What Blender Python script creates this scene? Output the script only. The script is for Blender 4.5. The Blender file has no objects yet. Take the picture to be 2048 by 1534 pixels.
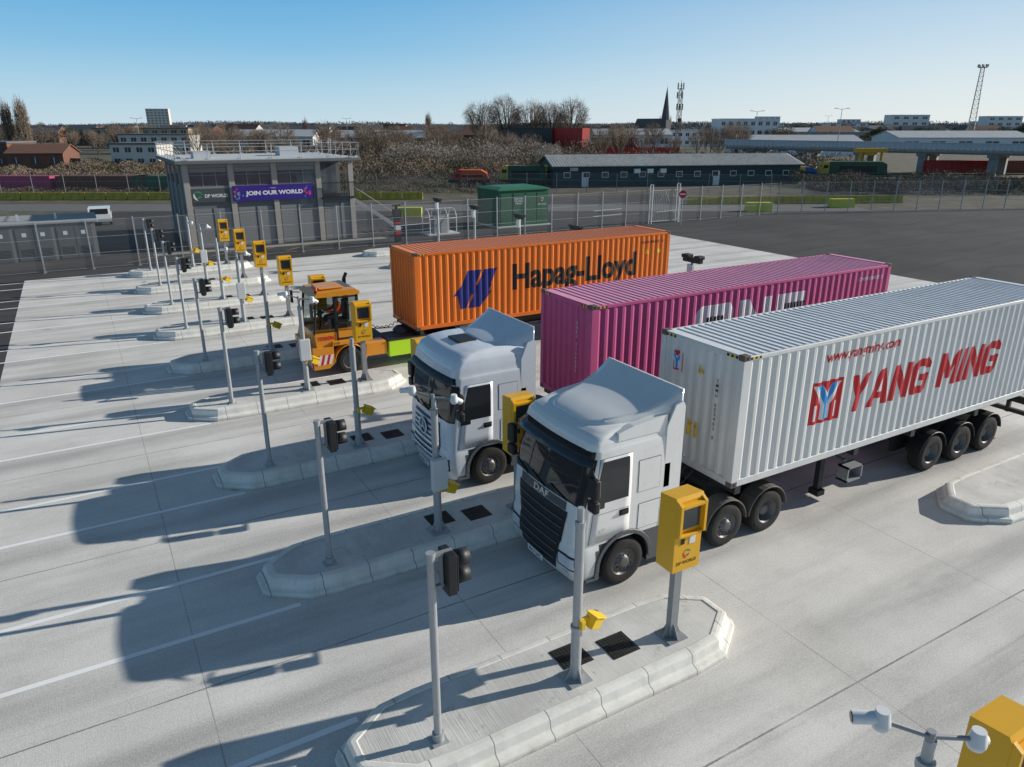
import bpy, bmesh, math, random
import numpy as np
from mathutils import Vector, Matrix
random.seed(7); np.random.seed(7)
SC=bpy.context.scene; COL=SC.collection
pi=math.pi
# ------------------------------------------------------------------ node helpers
def newmat(name):
    m=bpy.data.materials.new(name); m.use_nodes=True
    nt=m.node_tree; nt.nodes.clear()
    o=nt.nodes.new('ShaderNodeOutputMaterial'); p=nt.nodes.new('ShaderNodeBsdfPrincipled')
    nt.links.new(p.outputs[0],o.inputs[0]); return m,nt,p
def setin(nt,sock,v):
    if isinstance(v,bpy.types.NodeSocket): nt.links.new(v,sock)
    else:
        if hasattr(sock.default_value,'__len__') and len(sock.default_value)==4 and len(v)==3: v=(*v,1)
        sock.default_value=v
def MA(nt,op,a,b=None,c=None,clamp=False):
    n=nt.nodes.new('ShaderNodeMath'); n.operation=op; n.use_clamp=clamp
    for i,v in enumerate((a,b,c)):
        if v is not None: setin(nt,n.inputs[i],v)
    return n.outputs[0]
def MIX(nt,f,a,b,mode='MIX'):
    n=nt.nodes.new('ShaderNodeMix'); n.data_type='RGBA'; n.blend_type=mode
    setin(nt,n.inputs[0],f); setin(nt,n.inputs[6],a); setin(nt,n.inputs[7],b); return n.outputs[2]
def NOI(nt,vec,scale,detail=4,rough=.55):
    n=nt.nodes.new('ShaderNodeTexNoise'); n.inputs['Scale'].default_value=scale
    n.inputs['Detail'].default_value=detail; n.inputs['Roughness'].default_value=rough
    if vec is not None: nt.links.new(vec,n.inputs['Vector'])
    return n.outputs[0]
def MAPV(nt,vec,sc):
    n=nt.nodes.new('ShaderNodeVectorMath'); n.operation='MULTIPLY'; nt.links.new(vec,n.inputs[0]); n.inputs[1].default_value=sc; return n.outputs[0]
def RNG(nt,v,a,b,c=0.,d=1.):
    n=nt.nodes.new('ShaderNodeMapRange'); n.interpolation_type='SMOOTHSTEP'; setin(nt,n.inputs[0],v)
    for i,x in enumerate((a,b,c,d)): n.inputs[i+1].default_value=x
    return n.outputs[0]
def BUMP(nt,p,h,strength,dist=.02):
    n=nt.nodes.new('ShaderNodeBump'); n.inputs['Strength'].default_value=strength; n.inputs['Distance'].default_value=dist
    nt.links.new(h,n.inputs['Height']); nt.links.new(n.outputs[0],p.inputs['Normal'])
MC={}
def pmat(name,col,rough=.6,metal=0.,var=.12,scale=3.,bump=0.,dirt=0.,coat=0.,rust=0.,dirtcol=(.10,.085,.065),splash=0.):
    if name in MC: return MC[name]
    m,nt,p=newmat(name); tc=nt.nodes.new('ShaderNodeTexCoord').outputs['Object']
    n=NOI(nt,tc,scale,6)
    c=MIX(nt,n,[x*(1-var) for x in col],[min(1,x*(1+var)) for x in col])
    if dirt>0:
        d=NOI(nt,MAPV(nt,tc,(1,1,.35)),1.7,8,.65)
        c=MIX(nt,MA(nt,'MULTIPLY',RNG(nt,d,.42,.75),dirt),c,dirtcol)
    if splash>0:
        sp=nt.nodes.new('ShaderNodeSeparateXYZ'); nt.links.new(tc,sp.inputs[0])
        hz=MA(nt,'ADD',sp.outputs[2],MA(nt,'MULTIPLY',NOI(nt,tc,4.,6,.7),.6))
        c=MIX(nt,MA(nt,'MULTIPLY',RNG(nt,hz,.5,1.5,1.,0.),splash),c,(.22,.19,.15))
    if rust>0:
        st=NOI(nt,MAPV(nt,tc,(7,7,.35)),1.,6,.6)
        c=MIX(nt,MA(nt,'MULTIPLY',RNG(nt,st,.52,.72),.22),c,[x*.45+.02 for x in col])
        d=NOI(nt,MAPV(nt,tc,(1,1,.5)),5.,9,.7)
        c=MIX(nt,MA(nt,'MULTIPLY',RNG(nt,d,.70-rust*.12,.80-rust*.1),.8),c,(.16,.06,.03))
    setin(nt,p.inputs['Base Color'],c)
    rr=MA(nt,'MULTIPLY_ADD',NOI(nt,tc,scale*2.3,4),.25,rough-.12,clamp=True)
    setin(nt,p.inputs['Roughness'],rr); p.inputs['Metallic'].default_value=metal
    p.inputs['Coat Weight'].default_value=coat; p.inputs['Coat Roughness'].default_value=.08
    if bump>0: BUMP(nt,p,NOI(nt,tc,scale*8,6),bump)
    MC[name]=m; return m
def glassm(name,col=(.012,.015,.018),rough=.04):
    if name in MC: return MC[name]
    m,nt,p=newmat(name); tc=nt.nodes.new('ShaderNodeTexCoord').outputs['Object']
    c=MIX(nt,NOI(nt,tc,1.3,3),col,[x*2.2+.004 for x in col]); setin(nt,p.inputs['Base Color'],c)
    p.inputs['Roughness'].default_value=rough; p.inputs['Specular IOR Level'].default_value=.7
    MC[name]=m; return m
# ------------------------------------------------------------------ mesh builder
class MB:
    def __init__(s): s.v=[]; s.f=[]; s.m=[]; s.sm=[]
    def add(s,vs,fs,m=0,smooth=False):
        o=len(s.v); s.v+= [tuple(x) for x in vs]
        for f in fs: s.f.append([i+o for i in f]); s.m.append(m); s.sm.append(smooth)
    def box(s,a,b,m=0,rot=None,about=None):
        x0,y0,z0=a; x1,y1,z1=b
        vs=[Vector(c) for c in [(x0,y0,z0),(x1,y0,z0),(x1,y1,z0),(x0,y1,z0),(x0,y0,z1),(x1,y0,z1),(x1,y1,z1),(x0,y1,z1)]]
        if rot is not None:
            c=Vector(about) if about is not None else Vector(((x0+x1)/2,(y0+y1)/2,(z0+z1)/2))
            vs=[rot@(v-c)+c for v in vs]
        s.add(vs,[(0,3,2,1),(4,5,6,7),(0,1,5,4),(1,2,6,5),(2,3,7,6),(3,0,4,7)],m)
    def cyl(s,p0,p1,r0,r1=None,n=12,m=0,caps=True,smooth=True):
        r1=r0 if r1 is None else r1
        p0=Vector(p0); p1=Vector(p1); d=(p1-p0).normalized()
        a=Vector((0,0,1)) if abs(d.z)<.9 else Vector((1,0,0))
        u=d.cross(a).normalized(); w=d.cross(u)
        vs=[];
        for p,r in ((p0,r0),(p1,r1)):
            for i in range(n):
                t=2*pi*i/n; vs.append(p+(u*math.cos(t)+w*math.sin(t))*r)
        s.add(vs,[(i,i+n,(i+1)%n+n,(i+1)%n) for i in range(n)],m,smooth)
        if caps:
            s.add(vs[:n],[tuple(range(n))],m); s.add(vs[n:],[tuple(reversed(range(n)))],m)
    def ext(s,pts,axis,a,b,m=0,mside=None,cap=True):
        def P(p,t):
            return (p[0],t,p[1]) if axis=='y' else ((t,p[0],p[1]) if axis=='x' else (p[0],p[1],t))
        n=len(pts); vs=[P(p,a) for p in pts]+[P(p,b) for p in pts]
        if cap: s.add(vs,[tuple(reversed(range(n))),tuple(range(n,2*n))],m)
        for i in range(n):
            s.add([vs[i],vs[(i+1)%n],vs[(i+1)%n+n],vs[i+n]],[(0,1,2,3)],(mside[i] if mside else m))
    def rings(s,rs,m=0,smooth=True,capa=True,capb=True,wrap=True):
        n=len(rs[0]); vs=[p for r in rs for p in r]; fs=[]
        for k in range(len(rs)-1):
            for i in range(n if wrap else n-1):
                fs.append((k*n+i,k*n+(i+1)%n,(k+1)*n+(i+1)%n,(k+1)*n+i))
        s.add(vs,fs,m,smooth)
        if capa: s.add(rs[0],[tuple(reversed(range(n)))],m)
        if capb: s.add(rs[-1],[tuple(range(n))],m)
    def lathe(s,prof,c,n=28,m=0,axis='y',smooth=True):
        rs=[]
        for r,t in prof:
            ring=[]
            for i in range(n):
                a=2*pi*i/n
                if axis=='y': ring.append((c[0]+r*math.cos(a),c[1]+t,c[2]+r*math.sin(a)))
                else: ring.append((c[0]+r*math.cos(a),c[1]+r*math.sin(a),c[2]+t))
            rs.append(ring)
        s.rings(rs,m,smooth,False,False)
    def sph(s,c,r,n=12,m=0,sc=(1,1,1)):
        rs=[]
        for k in range(n//2+1):
            t=-pi/2+pi*k/(n//2); rr=max(1e-3,math.cos(t))
            rs.append([(c[0]+r*sc[0]*rr*math.cos(2*pi*i/n),c[1]+r*sc[1]*rr*math.sin(2*pi*i/n),c[2]+r*sc[2]*math.sin(t)) for i in range(n)])
        s.rings(rs,m,True)
    def obj(s,name,mats,parent=None,loc=(0,0,0),rotz=0,bevel=0,seg=2,recalc=True,label=None,split=0,**kw):
        me=bpy.data.meshes.new(name); me.from_pydata(s.v,[],s.f)
        for mm in (mats if isinstance(mats,(list,tuple)) else [mats]): me.materials.append(mm)
        me.polygons.foreach_set('material_index',s.m); me.polygons.foreach_set('use_smooth',s.sm)
        if recalc:
            b=bmesh.new(); b.from_mesh(me)
            if split: bmesh.ops.remove_doubles(b,verts=b.verts,dist=1e-5)
            bmesh.ops.recalc_face_normals(b,faces=b.faces); b.to_mesh(me); b.free()
        me.update()
        o=bpy.data.objects.new(name,me); COL.objects.link(o)
        o.location=loc; o.rotation_euler=(0,0,rotz)
        if parent is not None: o.parent=parent
        if bevel>0:
            md=o.modifiers.new('b','BEVEL'); md.width=bevel; md.segments=seg; md.limit_method='ANGLE'; md.angle_limit=math.radians(40)
        if split:
            md=o.modifiers.new('e','EDGE_SPLIT'); md.split_angle=math.radians(split)
        if label: o['label']=label
        for k,v in kw.items(): o[k]=v
        return o
def thing(name,label,cat,loc=(0,0,0),rotz=0,group=None):
    o=bpy.data.objects.new(name,None); COL.objects.link(o); o.location=loc; o.rotation_euler=(0,0,rotz)
    o.empty_display_size=.3; o['label']=label; o['category']=cat
    if group: o['group']=group
    return o
def empt(name,parent,loc=(0,0,0)):
    o=bpy.data.objects.new(name,None); COL.objects.link(o); o.location=loc; o.parent=parent; return o
def dup(root,loc,rotz=None,label=None,scale=None):
    def rec(o,par):
        n=o.copy(); COL.objects.link(n); n.parent=par
        for c in kids.get(o.name,[]): rec(c,n)
        return n
    kids={}
    for c in bpy.data.objects:
        if c.parent: kids.setdefault(c.parent.name,[]).append(c)
    n=rec(root,None); n.location=loc
    if rotz is not None: n.rotation_euler=(0,0,rotz)
    if label: n['label']=label
    if scale: n.scale=scale
    return n
def W(f,r,z=0): return (.5*f+.866*r,.866*f-.5*r,z)     # distance ahead of / beside the survey point
# ------------------------------------------------------------------ text
def text2d(body,w=None,h=None,shear=0,bold=0.,cx=False,line=1.):
    c=bpy.data.curves.new('t','FONT'); c.body=body; c.size=1; c.shear=shear; c.offset=bold; c.space_line=line; c.resolution_u=3
    if cx: c.align_x='CENTER'
    o=bpy.data.objects.new('t',c); COL.objects.link(o)
    dg=bpy.context.evaluated_depsgraph_get(); me=bpy.data.meshes.new_from_object(o.evaluated_get(dg))
    v=np.array([(a.co.x,a.co.y) for a in me.vertices]); f=[list(p.vertices) for p in me.polygons]
    bpy.data.objects.remove(o); bpy.data.curves.remove(c); bpy.data.meshes.remove(me)
    mn=v.min(0); mx=v.max(0); v=v-mn; sz=mx-mn
    if w and h: v=v*np.array([w/sz[0],h/sz[1]])
    elif w: v=v*(w/sz[0])
    elif h: v=v*(h/sz[1])
    return v,f
def stamp(name,items,breaks,fmap,mats,parent):
    bs=np.array([b[0] for b in breaks]) if breaks else None; ds=np.array([b[1] for b in breaks]) if breaks else None
    bm=bmesh.new()
    for v,f,s0,z0,mi,lift in items:
        b=bmesh.new(); vv=[b.verts.new((a[0]+s0,a[1]+z0,0)) for a in v]
        for q in f:
            try: b.faces.new([vv[i] for i in q])
            except ValueError: pass
        bmesh.ops.triangulate(b,faces=b.faces[:])
        if breaks:
            lo=min(a.co.x for a in b.verts); hi=max(a.co.x for a in b.verts)
            for s in bs:
                if lo<s<hi: bmesh.ops.bisect_plane(b,geom=b.verts[:]+b.edges[:]+b.faces[:],plane_co=(s,0,0),plane_no=(1,0,0))
        idx={}
        for a in b.verts:
            d=float(np.interp(a.co.x,bs,ds)) if breaks else 0
            idx[a]=bm.verts.new(fmap(a.co.x,a.co.y,d-lift))
        for q in b.faces:
            nf=bm.faces.new([idx[a] for a in q.verts]); nf.material_index=mi
        b.free()
    me=bpy.data.meshes.new(name); bm.to_mesh(me); bm.free()
    for m in mats: me.materials.append(m)
    o=bpy.data.objects.new(name,me); COL.objects.link(o); o.parent=parent; return o
def stamps_split(items,breaks,fmap,mats,parent):
    g={}
    for it in items: g.setdefault((round(it[2],1),round(it[3],1)),[]).append(it)
    for k,v in g.items(): stamp('emblem' if len(v[0][0])<12 and len(v)<7 else 'lettering',v,breaks,fmap,mats,parent)
def poly(pts,sx=1,sy=1): return ([(a*sx,b*sy) for a,b in pts],[list(range(len(pts)))])
LET={'Y':(.9,[(0,1),(.30,1),(.5,.64),(.70,1),(1,1),(.64,.4),(.64,0),(.36,0),(.36,.4)]),
'A':(.98,[(0,0),(.35,1),(.65,1),(1,0),(.73,0),(.67,.20),(.33,.20),(.27,0)]),
'N':(.90,[(0,0),(0,1),(.28,1),(.73,.40),(.73,1),(1,1),(1,0),(.72,0),(.27,.60),(.27,0)]),
'G':(.90,[(1,.70),(.74,.70),(.69,.78),(.34,.78),(.27,.70),(.27,.30),(.34,.22),(.74,.22),(.74,.37),(.5,.37),(.5,.56),(1,.56),(1,.10),(.88,0),(.18,0),(0,.2),(0,.8),(.18,1),(.84,1),(1,.86)]),
'M':(1.12,[(0,0),(0,1),(.25,1),(.5,.54),(.75,1),(1,1),(1,0),(.76,0),(.76,.58),(.57,.22),(.43,.22),(.24,.58),(.24,0)]),
'I':(.27,[(0,0),(1,0),(1,1),(0,1)]),
'O':(1.0,[(0,.15),(.12,0),(.88,0),(1,.15),(1,.85),(.88,1),(.5,1),(.5,.75),(.74,.75),(.74,.25),(.26,.25),(.26,.75),(.4995,.75),(.4995,1),(.12,1),(0,.85)]),
'E':(.85,[(0,0),(1,0),(1,.22),(.29,.22),(.29,.39),(.92,.39),(.92,.61),(.29,.61),(.29,.78),(1,.78),(1,1),(0,1)])}
def block(word,s0,z0,w,h,mi,lift,shear=0,hole=None,gap=.13):
    tot=sum((.42 if ch==' ' else LET[ch][0]) for ch in word)+gap*(len(word)-1); k=(w-shear*h)/tot; x=0; out=[]
    for ch in word:
        if ch==' ': x+=(.42+gap)*k; continue
        lw,p=LET[ch]; P=[(x+a*lw*k+shear*h*b,b*h) for a,b in p]; out.append((P,[list(range(len(P)))],s0,z0,mi,lift))
        if ch=='A' and hole is not None:
            P=[(x+a*lw*k+shear*h*b,b*h) for a,b in [(.5,.76),(.40,.38),(.60,.38)]]; out.append((P,[[0,1,2]],s0,z0,hole,lift+.0015))
        x+=(lw+gap)*k
    return out
def facelet(p0,axis):
    x,y,z=p0
    if axis=='-y': return lambda s,t,d:(x+s,y+d,z+t)
    if axis=='-x': return lambda s,t,d:(x+d,y-s,z+t)
def emblem_items(w,m0):
    its=[]
    for k,(a0,a1,r0,r1) in enumerate([(.2,2.4,.30,.46),(2.5,4.6,.26,.46),(4.0,6.4,.12,.27)]):
        pts=[(.5+r1*math.cos(a0+(a1-a0)*i/9),.5+r1*math.sin(a0+(a1-a0)*i/9)) for i in range(10)]
        pts+=[(.5+(r0+(r1-r0)*(abs(i-4.5)/5)**2)*math.cos(a0+(a1-a0)*i/9),.5+(r0+(r1-r0)*(abs(i-4.5)/5)**2)*math.sin(a0+(a1-a0)*i/9)) for i in range(9,-1,-1)]
        v,f=poly(pts,w,w); its.append((v,f,m0+k))
    return its
# ------------------------------------------------------------------ base materials
galv=pmat('galvanised',(.46,.47,.48),.5,.4,.15,6)
galvd=pmat('galvanised_dull',(.32,.33,.34),.6,.3,.15,6)
black=pmat('black_plastic',(.016,.016,.018),.5,0,.2,5)
rubber=pmat('tyre_rubber',(.020,.019,.018),.85,0,.3,9,.3,dirt=.3)
chass=pmat('chassis_black',(.028,.028,.03),.6,0,.3,4,dirt=.35)
rimm=pmat('steel_rim',(.17,.17,.175),.5,.5,.25,8,dirt=.6)
white=pmat('white_paint',(.80,.80,.80),.35,0,.05,2,coat=.3)
trwhite=pmat('truck_white',(.84,.84,.82),.30,0,.04,1.5,coat=.6,dirt=.07,splash=.30)
trsilver=pmat('truck_pale_blue_white',(.76,.79,.84),.30,.0,.04,1.5,coat=.6,dirt=.08,splash=.30)
glass=glassm('dark_glass')
yellow=pmat('kiosk_yellow',(.88,.46,.010),.42,0,.05,2,coat=.2,dirt=.05)
camyel=pmat('camera_yellow',(.85,.55,.02),.45,0,.06,3)
chrome=pmat('chrome',(.75,.75,.76),.25,.7,.1,3)
lampm=glassm('headlamp_glass',(.35,.38,.42),.1)
red=pmat('red_paint',(.62,.012,.020),.45,0,.08,2)
blackp=pmat('black_marking',(.012,.012,.014),.55,0,.1,3)
navy=pmat('navy_marking',(.012,.022,.20),.5,0,.1,3)
signw=pmat('white_marking',(.8,.8,.8),.5,0,.04,3)
emb=[pmat('emblem_green',(.02,.35,.12),.5),pmat('emblem_red',(.65,.06,.03),.5),pmat('emblem_violet',(.25,.05,.35),.5)]
# ------------------------------------------------------------------ ground materials
Y0=7.93; PIT=5.15
def concrete_mat():
    m,nt,p=newmat('yard_concrete'); g=nt.nodes.new('ShaderNodeNewGeometry').outputs['Position']
    sp=nt.nodes.new('ShaderNodeSeparateXYZ'); nt.links.new(g,sp.inputs[0]); x,y=sp.outputs[0],sp.outputs[1]
    n1=NOI(nt,g,.28,8,.6); n2=NOI(nt,MAPV(nt,g,(.16,1.6,1)),1.,7,.62); n3=NOI(nt,g,34,5,.7); n4=NOI(nt,MAPV(nt,g,(.5,.9,1)),1.1,9,.68); n5=NOI(nt,MAPV(nt,g,(1,1,1)),6.,8,.75)
    c=MIX(nt,RNG(nt,n1,.3,.72),(.68,.655,.61),(.86,.835,.785))
    c=MIX(nt,MA(nt,'MULTIPLY',RNG(nt,n2,.44,.74),.42),c,(.46,.44,.41))
    c=MIX(nt,MA(nt,'MULTIPLY',RNG(nt,n4,.50,.78),.45),c,(.40,.38,.35))
    c=MIX(nt,MA(nt,'MULTIPLY',RNG(nt,n5,.55,.75),.25),c,(.34,.33,.30))
    fr=MA(nt,'FRACT',MA(nt,'DIVIDE',MA(nt,'SUBTRACT',y,Y0-PIT*20),PIT))
    tr=None
    for cc,ww in ((.33,.11),(.73,.13)):
        t=RNG(nt,MA(nt,'ABSOLUTE',MA(nt,'SUBTRACT',fr,cc)),.02,ww,1.,0.)
        tr=t if tr is None else MA(nt,'MAXIMUM',tr,t)
    nst=NOI(nt,MAPV(nt,g,(.13,.8,1)),1.2,6,.6)
    tr=MA(nt,'MULTIPLY',tr,RNG(nt,nst,.35,.65,.12,.60))
    c=MIX(nt,tr,c,(.30,.29,.275))
    tl=NOI(nt,MAPV(nt,g,(.035,4.5,1)),1.,3,.5); c=MIX(nt,MA(nt,'MULTIPLY',RNG(nt,tl,.60,.72),MA(nt,'MULTIPLY',RNG(nt,nst,.4,.65),.35)),c,(.20,.195,.185))
    jy=MA(nt,'LESS_THAN',MA(nt,'ABSOLUTE',MA(nt,'SUBTRACT',MA(nt,'FRACT',MA(nt,'DIVIDE',MA(nt,'ADD',y,PIT*20-5.56+PIT/2),PIT)),.5)),.0030)
    jx=MA(nt,'LESS_THAN',MA(nt,'ABSOLUTE',MA(nt,'SUBTRACT',MA(nt,'FRACT',MA(nt,'DIVIDE',MA(nt,'ADD',x,103.),4.6)),.5)),.0020)
    jn=RNG(nt,NOI(nt,g,.9,3),.3,.6,.35,1.)
    j=MA(nt,'MULTIPLY',MA(nt,'MAXIMUM',jy,MA(nt,'MULTIPLY',jx,.7)),jn)
    c=MIX(nt,MA(nt,'MULTIPLY',j,.8),c,(.09,.085,.08))
    vo=nt.nodes.new('ShaderNodeTexVoronoi'); vo.inputs['Scale'].default_value=.33; nt.links.new(g,vo.inputs['Vector'])
    dist=MA(nt,'ADD',vo.outputs['Distance'],MA(nt,'MULTIPLY',NOI(nt,g,3.,6,.7),.16))
    c=MIX(nt,MA(nt,'MULTIPLY',RNG(nt,dist,.10,.16,1.,0.),.65),c,(.06,.055,.05))
    c=MIX(nt,.20,c,MIX(nt,RNG(nt,n3,.3,.7),(.1,.1,.1),(1,1,1)))
    setin(nt,p.inputs['Base Color'],c); p.inputs['Roughness'].default_value=.88; p.inputs['Specular IOR Level'].default_value=.2
    h=MA(nt,'SUBTRACT',MA(nt,'ADD',n3,MA(nt,'MULTIPLY',NOI(nt,MAPV(nt,g,(40,1.5,1)),2.,3),.5)),MA(nt,'MULTIPLY',j,2.))
    BUMP(nt,p,h,.28,.01); return m
def asphalt_mat():
    m,nt,p=newmat('yard_asphalt'); g=nt.nodes.new('ShaderNodeNewGeometry').outputs['Position']
    n1=NOI(nt,g,.12,8,.6); n2=NOI(nt,MAPV(nt,g,(.3,1.5,1)),.5,6,.6); n3=NOI(nt,g,25,4,.7)
    c=MIX(nt,RNG(nt,n1,.3,.7),(.046,.045,.046),(.080,.078,.078))
    c=MIX(nt,MA(nt,'MULTIPLY',RNG(nt,n2,.5,.75),.5),c,(.105,.10,.098))
    wv=nt.nodes.new('ShaderNodeTexWave'); wv.wave_type='RINGS'; wv.inputs['Scale'].default_value=.11; wv.inputs['Distortion'].default_value=5; wv.inputs['Detail'].default_value=1
    nt.links.new(g,wv.inputs['Vector'])
    c=MIX(nt,MA(nt,'MULTIPLY',RNG(nt,wv.outputs[1],.93,1.),.4),c,(.022,.022,.024))
    c=MIX(nt,.12,c,MIX(nt,n3,(.0,.0,.0),(.25,.25,.25)))
    setin(nt,p.inputs['Base Color'],c); p.inputs['Roughness'].default_value=.88; p.inputs['Specular IOR Level'].default_value=.2; BUMP(nt,p,n3,.4,.01); return m
def earth_mat():
    m,nt,p=newmat('open_ground'); g=nt.nodes.new('ShaderNodeNewGeometry').outputs['Position']
    n1=NOI(nt,g,.02,8,.6); n2=NOI(nt,g,.4,8,.65)
    c=MIX(nt,RNG(nt,n1,.35,.65),(.085,.068,.045),(.07,.08,.038)); c=MIX(nt,RNG(nt,n2,.4,.75),c,(.17,.15,.12))
    setin(nt,p.inputs['Base Color'],c); p.inputs['Roughness'].default_value=.95; return m
conc=concrete_mat(); asph=asphalt_mat(); earth=earth_mat()
paintw=pmat('road_paint',(.98,.98,.96),.7,0,.03,4,dirt=.15,dirtcol=(.6,.58,.55))
def sheet(name,pts,z,mat,kind='structure'):
    b=MB(); b.add([(p[0],p[1],z) for p in pts],[tuple(range(len(pts)))]); return b.obj(name,mat,recalc=False,kind=kind)
sheet('ground',[(-6000,-6000),(6000,-6000),(6000,6000),(-6000,6000)],-.004,earth)
sheet('asphalt_yard',[(-90,-30),(130,-30),(130,27),(101,38),(63,54),(66,77),(-90,104)],.0,asph)
sheet('concrete_apron',[(-3.4,-25),(42,-25),(42,50.8),(-3.4,50.8)],.004,conc)
for k in range(-1,9):
    for e in (-.93,.93):
        y=Y0+PIT*k+e; sheet('lane_marking',[(-9,y-.06),(2.4,y-.06),(2.4,y+.06),(-9,y+.06)],.009,paintw)
        sheet('lane_marking',[(24.2,y-.055),(38,y-.055),(38,y+.055),(24.2,y+.055)],.009,paintw)
yelp=pmat('yellow_road_paint',(.65,.42,.04),.7,0,.1,4,dirt=.3)
for i in range(5):
    x=2+i*2.6; sheet('bay_marking',[(x,54.2),(x+.12,54.2),(x+3.1,56.9),(x+2.98,56.9)],.006,yelp)
for i,(x,y) in enumerate([(24,63),(30,66),(44,60),(47,64),(52,60)]):
    sheet('road_marking',[(x,y),(x+4,y+.5),(x+4,y+.7),(x,y+.2)],.006,paintw)
sheet('footpath',[(4,56.2),(21,56.2),(21,57.2),(4,57.2)],.02,pmat('paving',(.33,.32,.30),.85,0,.1,2))
sheet('road',[W(79,-95)[:2],W(79,38)[:2],W(86,38)[:2],W(86,-95)[:2]],.004,pmat('old_road',(.15,.145,.14),.85,0,.15,.4))
# ------------------------------------------------------------------ islands
def kerbmat():
    m,nt,p=newmat('kerb_concrete'); tc=nt.nodes.new('ShaderNodeTexCoord').outputs['Object']
    sp=nt.nodes.new('ShaderNodeSeparateXYZ'); nt.links.new(tc,sp.inputs[0])
    n=NOI(nt,tc,1.6,8,.65); c=MIX(nt,RNG(nt,n,.3,.7),(.72,.70,.64),(.88,.86,.80))
    n2=NOI(nt,MAPV(nt,tc,(1,1,.4)),5,8,.7); c=MIX(nt,MA(nt,'MULTIPLY',RNG(nt,n2,.46,.75),.45),c,(.42,.41,.33))
    bz=MA(nt,'ADD',sp.outputs[2],MA(nt,'MULTIPLY',NOI(nt,tc,6,5,.7),.08)); c=MIX(nt,MA(nt,'MULTIPLY',RNG(nt,bz,.03,.12,1.,0.),.5),c,(.22,.21,.18))
    j=MA(nt,'LESS_THAN',MA(nt,'ABSOLUTE',MA(nt,'SUBTRACT',MA(nt,'FRACT',MA(nt,'DIVIDE',MA(nt,'ADD',sp.outputs[0],50.43),.93)),.5)),.009)
    c=MIX(nt,MA(nt,'MULTIPLY',j,.8),c,(.16,.16,.15)); setin(nt,p.inputs['Base Color'],c); p.inputs['Roughness'].default_value=.75
    BUMP(nt,p,MA(nt,'SUBTRACT',NOI(nt,tc,30,4),MA(nt,'MULTIPLY',j,3.)),.3,.008); return m
kerbm=kerbmat()
def slabmat():
    m,nt,p=newmat('island_slab'); tc=nt.nodes.new('ShaderNodeTexCoord').outputs['Object']
    n=NOI(nt,tc,1.1,9,.65); c=MIX(nt,RNG(nt,n,.3,.72),(.55,.53,.49),(.78,.76,.71))
    w=NOI(nt,MAPV(nt,tc,(45,1.2,1)),1.,3); c=MIX(nt,.18,c,MIX(nt,w,(.15,.15,.15),(.9,.9,.9)))
    n2=NOI(nt,tc,4,8,.7); c=MIX(nt,MA(nt,'MULTIPLY',RNG(nt,n2,.56,.70),.45),c,(.26,.245,.22))
    setin(nt,p.inputs['Base Color'],c); p.inputs['Roughness'].default_value=.85; BUMP(nt,p,w,.5,.01); return m
slabm=slabmat(); coverm=pmat('iron_cover',(.035,.034,.033),.55,.4,.3,12,.3,dirt=.3)
def offs(pts,d):
    n=len(pts); out=[]
    for i in range(n):
        a=Vector(pts[i-1]); b=Vector(pts[i]); c=Vector(pts[(i+1)%n])
        e1=(b-a).normalized(); e2=(c-b).normalized(); n1=Vector((-e1.y,e1.x)); n2=Vector((-e2.y,e2.x))
        nn=(n1+n2).normalized(); out.append(tuple(b+nn*(d/max(.3,nn.dot(n1)))))
    return out
def chaikin(pts,it=1,q=.22):
    for _ in range(it):
        o=[]
        for i in range(len(pts)):
            a=Vector(pts[i]); b=Vector(pts[(i+1)%len(pts)]); o+= [tuple(a+(b-a)*q),tuple(b-(b-a)*q)]
        pts=o
    return pts
def island(L,label,group):
    r=thing('kerbed_traffic_island',label,'traffic island',group=group)
    h=L/2; base=[(-h,-.36),(-h+.85,-.95),(h-.85,-.95),(h,-.36),(h,.36),(h-.85,.95),(-h+.85,.95),(-h,.36)]
    base=chaikin(base,1,.10)
    prof=[(0,-.02),(0,.09),(.02,.11),(.08,.125),(.12,.15),(.15,.29),(.18,.325),(.23,.34),(.30,.345),(.32,.335)]
    b=MB(); rs=[[(x,y,z) for x,y in offs(base,d)] for d,z in prof]; b.rings(rs,0,False,False,False)
    b.obj('kerb',kerbm,r,bevel=.012,seg=2)
    b=MB(); b.add([(x,y,.33) for x,y in offs(base,.31)],[tuple(range(len(base)))]); b.obj('slab',slabm,r,recalc=False)
    return r
fx=(1.85+9.02)/2
isl=island(7.17,'long pale concrete island with sloped kerbs and rounded ends','kerbed islands between the lanes')
isl.location=(fx,Y0,0)
b=MB(); b.box((-.27,-.26,.33),(.27,.26,.342)); 
for i in range(8):
    for j in range(8): b.box((-.25+i*.063,-.24+j*.06,.3415),(-.215+i*.063,-.205+j*.06,.348))
cov=b.obj('drain_cover',coverm,isl,loc=(.35,.15,0)); c2=cov.copy(); COL.objects.link(c2); c2.parent=isl; c2.location=(1.18,-.02,0)
for k in [-1]+list(range(1,9)): dup(isl,(fx,Y0+PIT*k,0))
isr=island(7.6,'pale concrete island behind the queue with sloped kerbs','kerbed islands at the lane entries'); isr.location=(20.2,Y0,0)
for k in range(1,9): dup(isr,(20.2,Y0+PIT*k,0))
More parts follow.
